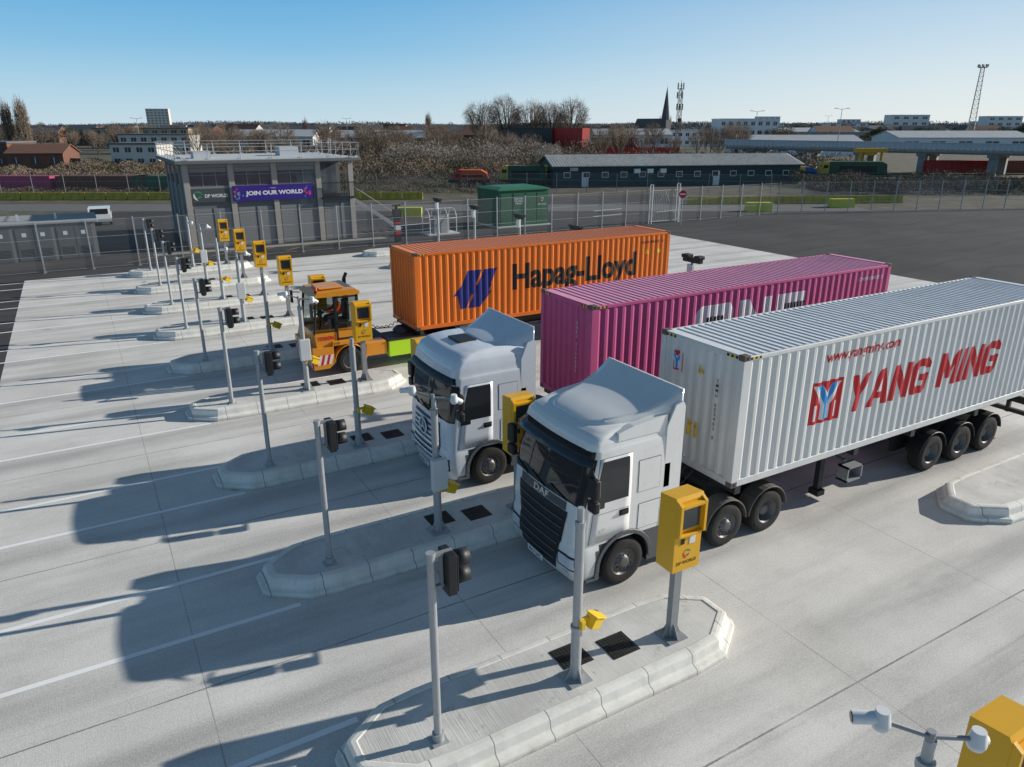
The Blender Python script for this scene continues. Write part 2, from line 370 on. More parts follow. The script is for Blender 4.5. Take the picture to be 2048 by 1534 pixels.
# ------------------------------------------------------------------ signal posts
def signal():
    r=thing('signal_post','slim galvanised post with black lane signal on an island','traffic light',group='lane signal posts along the islands')
    b=MB(); b.cyl((0,0,0),(0,0,3.03),.056,n=14); b.cyl((0,0,0),(0,0,.14),.085,n=14); b.box((-.12,-.12,0),(.12,.12,.02)); b.cyl((0,0,3.0),(0,0,3.06),.064,n=14)
    b.obj('pole',galv,r)
    b=MB(); b.box((-.05,-.03,2.98),(.30,.03,3.03)); b.box((.0,-.03,2.52),(.28,.03,2.55)); b.box((.12,-.025,2.5),(.16,.025,3.0)); b.obj('bracket',[galvd],r)
    hd=MB(); hd.box((.17,-.16,2.42),(.30,.16,3.02)); hd.box((.30,-.15,2.45),(.33,.15,2.99))
    h=hd.obj('signal_head',black,r,bevel=.02)
    for z in (2.86,2.60):
        v=MB(); n=14; ring=lambda x,rr:[(x,rr*math.cos(a),z+rr*math.sin(a)) for a in [(-.15+1.3*i/(n-1))*pi for i in range(n)]]
        v.rings([ring(.33,.125),ring(.52,.12)],0,True,False,False,wrap=False); o=v.obj('visor',black,h)
        md=o.modifiers.new('s','SOLIDIFY'); md.thickness=.008
        l=MB(); l.lathe([(.001,.012),(.07,.008),(.11,0)],(0,0,0),16); o=l.obj('lens',glassm('red_lens' if z>2.7 else 'green_lens',(.18,.01,.01) if z>2.7 else (.01,.10,.05),.15),h)
        o.rotation_euler=(0,0,-pi/2); o.location=(.334,0,z)
    return r
sg=signal(); sg.location=(3.17,7.58,.33)
for k in range(1,9): dup(sg,(3.17,7.58+PIT*k,.33))
# ------------------------------------------------------------------ detector posts
boxgrey=pmat('enclosure_grey',(.66,.67,.67),.5,0,.08,2)
def detector(cctv):
    r=thing('camera_post',('tall galvanised post with white dome cameras and yellow camera' if cctv else 'galvanised post with a yellow number plate camera'),'camera post',group='camera posts on the islands')
    b=MB(); b.cyl((0,0,0),(0,0,1.0),.085,n=16); b.cyl((0,0,1.0),(0,0,2.75),.072,n=16); b.cyl((0,0,2.75),(0,0,3.02),.05,n=14)
    b.cyl((0,0,2.72),(0,0,2.80),.082,n=16); b.cyl((0,0,.93),(0,0,.99),.10,n=16)
    b.box((-.2,-.2,0),(.2,.2,.025))
    for a in range(4):
        R=Matrix.Rotation(a*pi/2,3,'Z'); vs=[R@Vector(p) for p in [(.07,-.006,.02),(.19,-.006,.02),(.07,-.006,.26),(.07,.006,.02),(.19,.006,.02),(.07,.006,.26)]]
        b.add(vs,[(0,1,2),(3,5,4),(0,3,4,1),(1,4,5,2),(2,5,3,0)])
    b.obj('pole',galv,r)
    b=MB(); R=Matrix.Rotation(.5,3,'Y')@Matrix.Rotation(.3,3,'Z')
    b.box((.18,-.10,.86),(.44,.09,1.06),0,R); b.box((.16,-.12,1.06),(.48,.11,1.08),0,R,about=(.31,0,.96)); b.box((.06,-.03,1.02),(.2,.03,1.08),0)
    b.box((-.02,-.15,.98),(.06,-.07,1.13),0)
    b.obj('plate_camera',camyel,r,bevel=.015)
    if cctv:
        b=MB(); b.box((-.17,-.22,1.05),(.17,-.08,1.75)); b.obj('equipment_box',boxgrey,r,bevel=.02)
        b=MB(); b.cyl((-.02,0,3.02),(-.02,0,3.12),.04,n=10); b.cyl((-.05,.0,3.08),(-.32,.25,3.16),.022,n=8); b.cyl((0,0,3.05),(.33,-.18,3.02),.022,n=8); b.obj('camera_arm',galvd,r)
        for c,d in (((-.34,.27,3.14),(-.16,.13,-.02)),((.36,-.2,2.98),(.14,.02,-.10))):
            b=MB(); c=Vector(c); d=Vector(d); b.cyl(c,c+Vector((0,0,.13)),.085,.06,n=16); b.sph(c,.085,14)
            b.cyl(c+Vector((0,0,.05)),c+d*1.2+Vector((0,0,.05)),.055,.06,n=14); b.cyl(c+d*1.2+Vector((0,0,.05)),c+d*1.24+Vector((0,0,.05)),.045,n=14,m=1)
            b.obj('dome_camera',[white,glass],r)
    return r
dA=detector(False); dA.location=(5.56,7.64,.33)
dB=detector(True); dB.location=(5.56,7.64+PIT,.33)
for k in (2,4,6,8): dup(dA,(5.56,7.64+PIT*k,.33))
for k in (3,5,7): dup(dB,(5.56,7.64+PIT*k,.33))
dup(dB,(5.70,7.68-PIT,.33),scale=(1,1,1.04))
# ------------------------------------------------------------------ driver terminals
def kiosk():
    r=thing('driver_terminal','bright yellow driver terminal with screen on a grey pedestal','terminal kiosk',group='yellow driver terminals on the islands')
    b=MB(); b.box((-.075,-.06,.03),(.075,.06,1.45)); b.box((-.2,-.2,0),(.2,.2,.03))
    for sx in (-1,1): b.ext([(sx*.075,.03),(sx*.19,.03),(sx*.075,.28)],'y',-.012,.012)
    for sy in (-1,1): b.ext([(sy*.06,.03),(sy*.19,.03),(sy*.06,.28)],'x',-.012,.012)
    b.obj('pedestal',galvd,r)
    b=MB(); b.ext([(-.20,1.43),(.20,1.43),(.20,2.72),(-.16,2.76),(-.20,2.70)],'x',-.28,.28)
    b.ext([(-.20,2.08),(-.29,2.12),(-.29,2.66),(-.20,2.72)],'x',-.275,-.225); b.ext([(-.20,2.08),(-.29,2.12),(-.29,2.66),(-.20,2.72)],'x',.225,.275)
    b.box((-.225,-.29,2.60),(.225,-.20,2.66)); b.box((-.225,-.27,2.08),(.225,-.20,2.13))
    h=b.obj('housing',yellow,r,bevel=.012)
    b=MB(); b.box((-.20,-.212,2.2),(.20,-.2005,2.55)); b.obj('screen',[glassm('kiosk_screen',(.03,.04,.045),.12)],r)
    b=MB(); b.box((.03,-.208,1.90),(.15,-.201,2.04),1); b.box((-.15,-.212,1.93),(-.08,-.201,2.03)); b.obj('card_reader',[black,signw],r)
    v,f=text2d('DP WORLD',w=.42,bold=.02)
    stamp('lettering',[(v,f,-.21,1.55,0,.0)],None,facelet((0,-.2035,0),'-y'),[blackp],r)
    stamp('emblem',[(v,f,-.09,1.64,m,.001) for v,f,m in emblem_items(.18,0)],None,facelet((0,-.2035,0),'-y'),emb,r)
    return r
kk=kiosk(); kk.location=(7.55,7.66,.33)
for k in list(range(1,9)): dup(kk,(7.55,7.66+PIT*k,.33))
dup(kk,(7.04,7.66-PIT,.36))
# ------------------------------------------------------------------ rear sensor posts
def sensor():
    r=thing('sensor_post','grey post topped by a black scanner bar behind the trucks','sensor post',group='scanner posts at the lane entries')
    b=MB(); b.cyl((0,0,0),(0,0,3.6),.06,n=12); b.box((-.15,-.15,0),(.15,.15,.02)); b.obj('pole',galv,r)
    b=MB(); b.box((-.09,-.4,3.6),(.09,.4,3.75)); b.box((-.14,-.42,3.72),(.14,-.18,3.83)); b.box((-.14,.12,3.72),(.14,.42,3.83)); b.obj('scanner',black,r,bevel=.02)
    b=MB(); b.box((-.14,-.12,3.15),(.0,.12,3.55)); b.obj('equipment_box',white,r,bevel=.02); return r
sr=sensor(); sr.location=(17.5,Y0+PIT*2,.33); sr.scale=(1,1,1.08)
for k in (4,5,6,7): dup(sr,(19.9,Y0+PIT*k,.33),scale=(1,1,1))
# ------------------------------------------------------------------ containers
CL,CW,CH=12.19,1.22,2.9
def corr(s0,s1,pitch,depth):
    n=max(1,round((s1-s0)/pitch)); p=(s1-s0)/n; o=[]
    for i in range(n):
        for a,d in ((0,0),(.27,0),(.5,depth),(.77,depth)): o.append((s0+(i+a)*p,d))
    o.append((s1,0)); return o
def container(label,cat,loc,pm,roofm,stamps=None,endst=None,group='containers on the queueing lorries',smats=None,emats=None):
    r=thing('shipping_container',label,cat,loc=loc,group=group)
    sb=corr(.16,CL-.16,.277,.030); eb=corr(-CW+.17,CW-.17,.27,.045); rb=corr(.2,CL-.2,.21,.02)
    for sgn in (-1,1):
        b=MB(); y=lambda d:sgn*(CW-.012-d)
        b.rings([[(s,y(d),.16) for s,d in sb],[(s,y(d),CH-.11) for s,d in sb]],0,False,False,False,wrap=False); b.obj('side_panel',pm,r)
    b=MB(); b.rings([[(.02+d,s,.16) for s,d in eb],[(.02+d,s,CH-.1) for s,d in eb]],0,False,False,False,wrap=False); b.obj('end_wall',pm,r)
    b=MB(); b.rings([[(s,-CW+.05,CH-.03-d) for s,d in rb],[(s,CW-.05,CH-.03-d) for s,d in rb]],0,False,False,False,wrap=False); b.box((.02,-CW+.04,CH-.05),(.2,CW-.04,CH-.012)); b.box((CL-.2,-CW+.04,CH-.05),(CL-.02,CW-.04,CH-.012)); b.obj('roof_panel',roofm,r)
    b=MB()
    for sy in (-1,1):
        y0,y1=sorted((sy*(CW-.002),sy*(CW-.07)))
        b.box((.165,y0,CH-.115),(CL-.165,y1,CH-.035)); b.box((.165,y0,.01),(CL-.165,y1,.165))
        for x in (.005,CL-.165):
            ya,yb=sorted((sy*(CW-.001),sy*(CW-.16))); b.box((x,ya,.12),(x+.16,yb,CH-.12))
    for x in (.005,CL-.12):
        b.box((x,-CW+.165,CH-.13),(x+.115,CW-.165,CH-.022)); b.box((x,-CW+.165,.01),(x+.115,CW-.165,.165))
    b.obj('frame',pm,r,bevel=.006,seg=1)
    cast=pmat('casting_'+pm.name,(.16,.13,.11),.7,.2,.3,7,dirt=.5)
    for x in (0,CL-.178):
        for sy in (-1,1):
            for z in (0,CH-.118):
                b=MB(); ya,yb=sorted((sy*(CW+.002),sy*(CW-.162))); b.box((x,ya,z),(x+.178,yb,z+.118)); yy=ya if sy<0 else yb
                b.cyl((x+.089,yy,z+.06),(x+.089,yy+sy*.004,z+.06),.032,n=10,m=1); b.obj('corner_casting',[cast,blackp],r,bevel=.012)
    for sy in (-1,1):
        b=MB(); y0,y1=sorted((sy*.01,sy*(CW-.165))); x=CL-.05
        b.box((x,y0,.17),(x+.04,y1,CH-.135))
        for f in (.3,.75):
            yy=y0+(y1-y0)*f; b.cyl((x+.07,yy,.05),(x+.07,yy,CH-.05),.02,n=8,m=1); b.box((x+.05,yy-.06,1.05),(x+.09,yy+.1,1.09),1)
        b.obj('door',[pm,galv],r)
    for sy in (-1,1):
        b=MB()
        for i in range(5):
            y0,y1=sorted((sy*(CW-.17-i*.06),sy*(CW-.23-i*.06))); b.box((.001,y0,CH-.10),(.0045,y1,CH-.04),i%2)
        b.obj('hazard_stripe',[blackp,camyel],r,recalc=False)
        b=MB()
        for i in range(5):
            x=.18+i*.06; ya,yb=sorted((sy*(CW-.002),sy*(CW+.001))); b.box((x,ya,CH-.10),(x+.06,yb,CH-.05),i%2)
        b.obj('hazard_stripe',[blackp,camyel],r,recalc=False)
    if stamps: stamps_split(stamps,sb,lambda s,t,d:(s,-(CW-.012-d),t),smats,r)
    if endst: stamps_split(endst,[(s,d) for s,d in eb],lambda s,t,d:(.02+d,-s,t),emats,r)
    return r
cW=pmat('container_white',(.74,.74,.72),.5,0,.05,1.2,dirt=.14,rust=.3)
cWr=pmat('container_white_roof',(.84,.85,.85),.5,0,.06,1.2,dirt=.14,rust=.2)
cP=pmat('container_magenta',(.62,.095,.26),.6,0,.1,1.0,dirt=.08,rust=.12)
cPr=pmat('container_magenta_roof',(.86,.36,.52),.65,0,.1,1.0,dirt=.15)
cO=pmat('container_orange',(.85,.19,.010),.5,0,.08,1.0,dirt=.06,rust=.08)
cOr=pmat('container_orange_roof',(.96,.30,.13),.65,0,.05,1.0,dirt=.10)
YS=[(.43,.0),(.57,.0),(.57,.42),(.90,1.0),(.70,1.0),(.5,.62),(.30,1.0),(.10,1.0),(.43,.42)]
def ymlogo(x0,z0,w,h):
    o=[(*poly([(0,0),(1,0),(1,1),(0,1)],w,h),x0,z0,0,.003)]
    sc=lambda pts,k,dx=0:[(.5+(a-.5)*k+dx,.08+b*.84) for a,b in pts]
    o.append((*poly([(.35,.08),(.65,.08),(.65,.42),(.95,.92),(.66,.92),(.5,.70),(.34,.92),(.05,.92),(.35,.42)],w,h),x0,z0,1,.0045))
    o.append((*poly(sc(YS,.80),w,h),x0,z0,2,.006))
    for a in (.13,.80): o.append((*poly([(a,.08),(a+.07,.08),(a+.07,.46),(a,.46)],w,h),x0,z0,1,.0045))
    return o
def yang():
    it=block('YANG MING',3.45,1.0,6.15,.88,0,.004,.12,1,.09)
    v,f=text2d('www.yangming.com',w=2.55,h=.30,shear=.1,bold=.018); it.append((v,f,2.55,2.28,0,.004))
    it+=ymlogo(2.22,.95,1.0,.98)
    v,f=text2d('YMMU 652462 0',w=1.25,h=.11,bold=.01); it.append((v,f,10.55,2.45,3,.004))
    e=ymlogo(-.90,2.08,.40,.44)
    e.append((*poly([(0,0),(1,0),(.5,1)],.25,.24),-.13,2.2,4,.003)); e.append((*poly([(.36,.12),(.62,.12),(.5,.7)],.25,.24),-.13,2.2,3,.0045))
    v,f=text2d('Y\nM\nM\nU\n\n6\n5\n2\n4\n6\n2\n\n0',w=.075,h=1.35,bold=.01,cx=True); e.append((v,f,.52,.88,3,.004))
    e.append((*poly([(0,0),(1,0),(1,1),(0,1)],.3,.36),-.22,.72,4,.003))
    v,f=text2d('CAUTION\n9\'6"\nHIGH',w=.24,h=.26,bold=.01,cx=True); e.append((v,f,-.19,.77,3,.0045))
    return it,e
blueY=pmat('sky_blue_marking',(.02,.28,.70),.5); 
s_,e_=yang(); mm=[red,signw,blueY,blackp,camyel]
container('white corrugated steel container with red lettering on a skeletal trailer','shipping container',(10.83,10.85,1.37),cW,cWr,s_,e_,smats=mm,emats=mm)
it=block('ONE',3.6,1.05,4.5,1.38,0,.004,0,None,.16)
e=[]; v,f=text2d('O\nN\nE\nU\n\n0\n2\n6\n6\n5\n8\n2',w=.085,h=1.4,bold=.01,cx=True); e.append((v,f,.50,.95,0,.004))
it2=text2d('ONEU 026658 2',w=1.2,h=.11,bold=.01); it.append((it2[0],it2[1],10.6,2.45,0,.004))
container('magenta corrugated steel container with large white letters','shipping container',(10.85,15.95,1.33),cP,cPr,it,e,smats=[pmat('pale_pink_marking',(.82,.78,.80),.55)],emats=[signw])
it=[]
for i,P in enumerate([[(.27,1),(.62,1),(.50,.56),(.16,.56)],[(.68,1),(1,1),(.88,.56),(.56,.56)],[(.0,.36),(.16,.60),(.92,.60),(.86,.36)],[(.10,.40),(.46,.40),(.36,.0),(.22,.0)],[(.52,.40),(.95,.40),(.70,.0),(.41,.0)]]):
    it.append((*poly([(a*.9+.13*b,b) for a,b in P],1.95,1.45),1.45,.62,0,.004+i*.0008))
v,f=text2d('Hapag-Lloyd',w=6.2,h=1.35,bold=.03); it.append((v,f,4.15,.80,1,.004))
v,f=text2d('HLXU 843321 5',w=1.2,h=.11,bold=.01); it.append((v,f,10.6,2.45,1,.004)); it.append((*poly([(0,0),(1,0),(.5,1)],.25,.24),10.8,2.0,2,.004)); it.append((*poly([(0,0),(1,0),(1,1),(0,1)],.2,.16),11.5,2.0,2,.004))
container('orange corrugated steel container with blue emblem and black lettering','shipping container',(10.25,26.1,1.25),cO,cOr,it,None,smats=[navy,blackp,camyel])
# ------------------------------------------------------------------ wheels
def wheel(parent,x,y,z,R=.5,w=.3,side=-1,deep=False,name='wheel'):
    e=empt(name,parent,(x,y,z)); s=side
    b=MB(); b.lathe([(R*.56,-.5*w),(R*.62,-.52*w),(R*.8,-.53*w),(R*.93,-.50*w),(R*.985,-.42*w),(R,-.25*w),(R,.25*w),(R*.985,.42*w),(R*.93,.5*w),(R*.56,.5*w)],(0,0,0),36)
    b.obj('tyre',rubber,e)
    b=MB()
    if not deep:
        pr=[(R*.565,s*.5*w),(R*.54,s*.47*w),(R*.52,s*.30*w),(R*.45,s*.32*w),(R*.40,s*.40*w),(R*.27,s*.42*w),(R*.25,s*.56*w),(R*.13,s*.60*w),(.001,s*.60*w)]
        nr,ny=.34,.43
    else:
        pr=[(R*.565,s*.5*w),(R*.53,s*.47*w),(R*.50,-s*.2*w),(R*.42,-s*.25*w),(R*.28,-s*.22*w),(R*.27,s*.22*w),(R*.15,s*.28*w),(.001,s*.28*w)]
        nr,ny=.35,-.2
    b.lathe(pr,(0,0,0),30)
    for i in range(10):
        a=2*pi*i/10; c=(R*nr*math.cos(a),s*ny*w,R*nr*math.sin(a)); b.cyl(c,(c[0],c[1]+s*.035,c[2]),.016,n=6)
    b.obj('rim',rimm,e)
    return e
def guard(parent,x,y0,y1,z,R,a0=.05,a1=.95,mat=None,name='mudguard'):
    b=MB(); n=14; rs=[]
    for i in range(n):
        a=(a0+(a1-a0)*i/(n-1))*pi; rs.append([(x+R*math.cos(a),y0,z+R*math.sin(a)),(x+R*math.cos(a),y1,z+R*math.sin(a)),(x+(R-.03)*math.cos(a),y1,z+(R-.03)*math.sin(a)),(x+(R-.03)*math.cos(a),y0,z+(R-.03)*math.sin(a))])
    b.rings(rs,0,False); return b.obj(name,mat or black,parent,bevel=.008,seg=1)
# ------------------------------------------------------------------ tractor units
class Cab:
    def __init__(s,keys,xb): s.k=np.array(keys); s.xb=xb
    def q(s,z): return [float(np.interp(z,s.k[:,0],s.k[:,i])) for i in (1,2,3)]
    def smax(s,z): xf,hw,r=s.q(z); return hw-r+r*pi/2+s.xb-xf-r
    def sx(s,x,z): xf,hw,r=s.q(z); return hw-r+r*pi/2+(x-xf-r)
    def P(s,t,z,off=0):
        xf,hw,r=s.q(z); a=hw-r; sg=-1 if t<0 else 1; q=abs(t)
        if q<=a:
            bow=.06*(q/max(a,.1))**2; return (xf-off+bow,t,z)
        bow=.06; q-=a
        if q<=r*pi/2:
            an=q/r; return (xf+r-(r+off)*math.cos(an)+bow*(1-an/(pi/2)),sg*(a+(r+off)*math.sin(an)),z)
        return (xf+r+q-r*pi/2,sg*(hw+off),z)
    def shell(s,name,mat,parent,zs=None,capb=True):
        b=MB(); zs=zs if zs is not None else s.k[:,0]; rs=[]
        for z in zs:
            xf,hw,r=s.q(z); a=hw-r; A=a+r*pi/2; M=s.smax(z)
            ts=[-M+(M-A)*i/4 for i in range(4)]+[-A+(A-a)*i/7 for i in range(7)]+[-a+2*a*i/10 for i in range(11)]+[a+(A-a)*(i+1)/7 for i in range(7)]+[A+(M-A)*(i+1)/4 for i in range(4)]
            rs.append([s.P(t,z) for t in ts])
        b.rings(rs,0,True,True,capb)
        return b.obj(name,mat,parent,split=32)
    def patch(s,name,mat,parent,z0,z1,lo,hi,off=.006,nz=8,ns=20,thick=0.,**kw):
        b=MB(); rs=[]
        for i in range(nz+1):
            z=z0+(z1-z0)*i/nz; l=lo(z) if callable(lo) else lo; h=hi(z) if callable(hi) else hi
            rs.append([s.P(l+(h-l)*j/ns,z,off) for j in range(ns+1)])
        b.rings(rs,0,True,False,False,wrap=False); o=b.obj(name,mat,parent,**kw)
        if thick: md=o.modifiers.new('s','SOLIDIFY'); md.thickness=thick; md.offset=0
        return o
def catmull(rows,n=5):
    R=[np.array(r,float) for r in rows]; out=[]
    for i in range(len(R)-1):
        p0=R[max(0,i-1)]; p1=R[i]; p2=R[i+1]; p3=R[min(len(R)-1,i+2)]
        for j in range(n):
            t=j/n; out.append(.5*((2*p1)+(-p0+p2)*t+(2*p0-5*p1+4*p2-p3)*t*t+(-p0+3*p1-3*p2+p3)*t**3))
    out.append(R[-1]); return out
def tractor(kind,label,loc):
    daf=kind=='a'; r=thing('tractor_unit',label,'lorry',loc=loc,group=None)
    paint=trwhite if daf else trsilver
    grey=pmat('skirt_grey',(.10,.105,.11),.55,0,.1,3,dirt=.2)
    xb=2.22
    if daf: keys=[(1.06,.02,1.215,.28),(1.5,.03,1.225,.28),(1.9,.08,1.235,.26),(2.4,.2,1.235,.25),(2.84,.32,1.22,.25),(2.98,.35,1.21,.24),(3.00,.30,1.20,.24),(3.12,.33,1.18,.25),(3.22,.42,1.14,.27),(3.29,.62,1.08,.3),(3.32,.95,1.0,.34)]
    else: keys=[(1.06,.02,1.215,.25),(1.5,.03,1.225,.25),(1.85,.08,1.235,.24),(2.4,.16,1.235,.22),(2.75,.22,1.23,.22),(2.92,.22,1.225,.24),(2.94,.18,1.215,.24),(3.15,.22,1.20,.25),(3.32,.32,1.17,.28),(3.43,.50,1.11,.3),(3.49,.80,1.03,.34),(3.51,1.1,.95,.36)]
    cab=Cab(keys,xb); zs=[]
    for i in range(len(keys)-1):
        for j in range(3): zs.append(keys[i][0]+(keys[i+1][0]-keys[i][0])*j/3)
    zs.append(keys[-1][0]); cab.shell('cab',paint,r,zs)
    bk=[(.26,.16,1.1,.3),(.31,.06,1.18,.3),(.45,.0,1.22,.3),(.75,-.03,1.24,.3),(1.0,-.01,1.235,.3),(1.06,.02,1.215,.28)]
    bum=Cab(bk,.58); bum.shell('bumper',paint,r,[.26,.31,.38,.45,.6,.75,.88,1.0,1.06])
    wx=1.2
    pts=[(.56,.34),(wx-.60,.34)]+[(wx+.60*math.cos(pi-pi*i/12),.52+.60*math.sin(pi-pi*i/12)) for i in range(13)]+[(wx+.60,.34),(2.2,.34),(2.2,1.07),(.56,1.07)]
    b=MB(); b.ext(pts,'y',-1.205,1.205,0,[1 if 1<=i<=14 else 0 for i in range(len(pts))]); b.obj('sill',[grey,black],r,bevel=.01,seg=1)
    for sy in (-1,1):
        b=MB(); n=16; rs=[]
        for i in range(n):
            a=(1.02-1.04*i/(n-1))*pi; c,s_=math.cos(a),math.sin(a); ya,yb=sorted((sy*1.20,sy*1.255))
            rs.append([(wx+.60*c,ya,.52+.60*s_),(wx+.60*c,yb,.52+.60*s_),(wx+.69*c,yb,.52+.69*s_),(wx+.69*c,ya,.52+.69*s_)])
        b.rings(rs,0,False); b.obj('wheel_arch',grey,r,bevel=.01,seg=1)
    wb,wt=(1.96,2.80) if daf else (1.86,2.70)
    arc=lambda z:cab.q(z)[1]-cab.q(z)[2]
    cab.patch('windscreen',glass,r,wb,wt,lambda z:-(arc(z)+.27),lambda z:arc(z)+.27,.010,ns=30)
    cab.patch('windscreen_surround',black,r,wb-.04,wt+.04,lambda z:-(arc(z)+.295),lambda z:arc(z)+.295,.005,ns=30)
    for y0 in (-.8,-.1,.55):
        b=MB(); b.cyl(cab.P(y0,wb-.02,.03),cab.P(y0+.55,wb+.10,.03),.012,n=6); b.obj('wiper',black,r)
    zt=wt
    for sy in (-1,1):
        def side(name,mat,x0,x1,za,zb,off=.006,cut=0,**kw):
            f=lambda x:(lambda z:sy*cab.sx(x+ (cut*(z-za)/(zb-za) if x==x0 else 0),z))
            a,bb=(f(x0),f(x1)) if sy>0 else (f(x1),f(x0)); return cab.patch(name,mat,r,za,zb,a,bb,off,nz=6,ns=6,**kw)
        side('door',paint,.34,1.28,1.12,zt+.03,.008,.20,thick=.006)
        side('door_seal',grey,.332,1.288,1.112,zt+.038,.003,.20)
        side('side_window',glass,.40,1.20,wb,zt-.035,.0145,.22)
        side('window_seal',black,.385,1.215,(wb-.015),zt-.02,.0135,.22)
        side('quarter_panel',glass,.39,.66,(wb-.12),wb-.01,.014)
        if daf: side('door_panel_crease',pmat('crease_grey',(.35,.36,.37),.5),.40,1.26,1.72,1.732,.0145)
        side('locker_seal',grey,1.49,2.02,1.14,1.70,.003); side('locker_hatch',paint,1.50,2.01,1.15,1.69,.008)
        side('sleeper_panel_seal',grey,1.44,1.98,1.95,2.62,.003); side('sleeper_panel',paint,1.45,1.97,1.96,2.61,.009)
        b=MB(); ya,yb=sorted((sy*1.245,sy*1.28)); b.box((1.04,ya,1.62),(1.22,yb,1.67)); b.box((1.02,sorted((sy*1.238,sy*1.25))[0],1.57),(1.24,sorted((sy*1.238,sy*1.25))[1],1.70)); b.obj('door_handle',black,r,bevel=.01)
        e=empt('mirror',r,(.34 if daf else .38,sy*1.25,0))
        b=MB(); b.cyl((.02,-sy*.02,2.66),(-.10,sy*.20,2.66),.022,n=8); b.cyl((.05,-sy*.02,2.02),(-.08,sy*.2,1.98),.022,n=8); b.cyl((-.09,sy*.19,1.96),(-.09,sy*.19,2.68),.02,n=8); b.obj('mirror_arm',black,e)
        b=MB(); ya,yb=sorted((sy*.08,sy*.33)); b.box((-.16,ya,2.24),(-.03,yb,2.64)); b.box((-.16,ya,1.97),(-.03,yb,2.20)); b.obj('mirror_housing',black,e,bevel=.04,seg=3)
        b=MB(); b.box((-.028,ya+.03,2.28),(-.024,yb-.03,2.60)); b.box((-.028,ya+.03,1.99),(-.024,yb-.03,2.18)); b.obj('mirror_glass',chrome,e)
        b=MB(); ya,yb=sorted((sy*1.19,sy*1.235)); top=3.62 if daf else 3.6
        b.ext([(2.08,1.10),(2.50,1.10),(2.50,top-.1),(2.44,top),(2.26,top-.05),(2.08,top-.45)],'y',ya,yb); b.obj('side_fairing',paint,r,bevel=.015)
        b=MB(); ya,yb=sorted((sy*1.12,sy*1.24)); b.box((.50,ya,.36),(.60,yb,.95),0); b.box((.30,ya,.30),(.60,yb+0,.36),0); b.obj('entry_step',grey,r,bevel=.01)
        f0,f1=sorted((sy*.72,sy*1.16)); bum.patch('headlight_bezel',black,r,.57,.88,*sorted((sy*.68,sy*1.20)),off=.006); bum.patch('headlight',lampm,r,.61,.84,f0,f1,.014)
        bum.patch('fog_lamp',lampm,r,.40,.50,*sorted((sy*.80,sy*1.0)),off=.012)
        wheel(r,wx,sy*1.07,.5,.50,.31,sy)
    if daf:
        hw=lambda z:.62+.24*min(1,max(0,(z-.45)/1.2))
        bum.patch('grille',black,r,.42,1.06,lambda z:-hw(z),hw,.014); cab.patch('grille',black,r,1.06,1.72,lambda z:-hw(z),hw,.012)
        sl=pmat('slat_silver',(.16,.165,.17),.4,.5)
        for i in range(6):
            z=.62+i*.18; s=cab if z>1.06 else bum; h=hw(z)-.06
            s.patch('grille_slat',sl,r,z,z+.022,-h,h,.03,nz=1,thick=.015)
        s=cab; s.patch('front_panel',pmat('panel_grey',(.10,.105,.11),.4,.2),r,1.735,1.90,-.80,.80,.010,nz=2)
        v,f=text2d('DAF',w=.52,h=.135,bold=.03); stamp('lettering',[(v,f,-.26,1.752,0,0)],None,lambda s,t,d:(cab.q(t)[0]-.018,-s,t),[chrome],r)
        b=MB(); n=14; rs=[]
        for i in range(n+1):
            t=-1.2+2.4*i/n; p=Vector(cab.P(t,2.98,.01)); q=Vector(cab.P(t,2.78,.20)); rs.append([p,q,q+Vector((0,0,-.015)),p+Vector((0,0,-.03))])
        b.rings(rs,0,True); b.obj('sun_visor',glassm('smoked_plastic',(.01,.012,.016),.12),r)
    else:
        hw=lambda z:.78-.10*abs(z-1.2)
        cab.patch('grille',pmat('panel_grey',(.10,.105,.11),.4,.2),r,1.08,1.70,lambda z:-hw(z),hw,.010); bum.patch('grille',black,r,.66,1.05,lambda z:-hw(z),hw,.012)
        for i in range(7):
            z=.72+i*.14; s=cab if z>1.06 else bum; h=hw(z)-.03
            s.patch('grille_slat',paint if z>1.06 else chrome,r,z,z+.085,-h,h,.03,nz=2,thick=.02)
        b=MB(); b.cyl((0,.004,0),(0,.02,0),.22,n=28); ep=b.obj('emblem_plate',black,r); ep.rotation_euler=(0,0,pi/2); ep.location=(-.03,0,1.42)
        b=MB(); R_,w_=.20,.020
        b.lathe([(R_-w_,-.012),(R_-w_,.014),(R_+w_,.014),(R_+w_,-.012)],(0,0,0),28)
        for i in range(3):
            a=pi/2+i*2*pi/3; b.ext([(.195*math.cos(a),.195*math.sin(a)),(.04*math.cos(a+1.05),.04*math.sin(a+1.05)),(.04*math.cos(a-1.05),.04*math.sin(a-1.05))],'y',-.012,.014)
        o=b.obj('emblem',white,r); o.location=(-.065,0,1.42); o.rotation_euler=(0,0,pi/2)
        cab.patch('header_panel',black,r,2.76,2.92,lambda z:-(arc(z)+.2),lambda z:arc(z)+.2,.012)
        b=MB(); n=14; rs=[]
        for i in range(n+1):
            t=-1.15+2.3*i/n; p=Vector(cab.P(t,2.94,.01)); q=Vector(cab.P(t,2.80,.18)); rs.append([p,q,q+Vector((0,0,-.015)),p+Vector((0,0,-.03))])
        b.rings(rs,0,True); b.obj('sun_visor',pmat('visor_black',(.03,.03,.035),.3),r)
        b=MB(); b.box((.85,-.30,3.505),(1.35,.35,3.545)); b.obj('roof_hatch',black,r,bevel=.015)
    v,f=text2d('AV17 UAC' if daf else 'BX68 KTE',w=.46,h=.085,bold=.015)
    b=MB(); b.box((-.075,-.27,.40),(-.06,.27,.52)); b.obj('number_plate',signw,r)
    stamp('lettering',[(v,f,-.23,.418,0,0)],None,lambda s,t,d:(-.078,-s,t),[blackp],r)
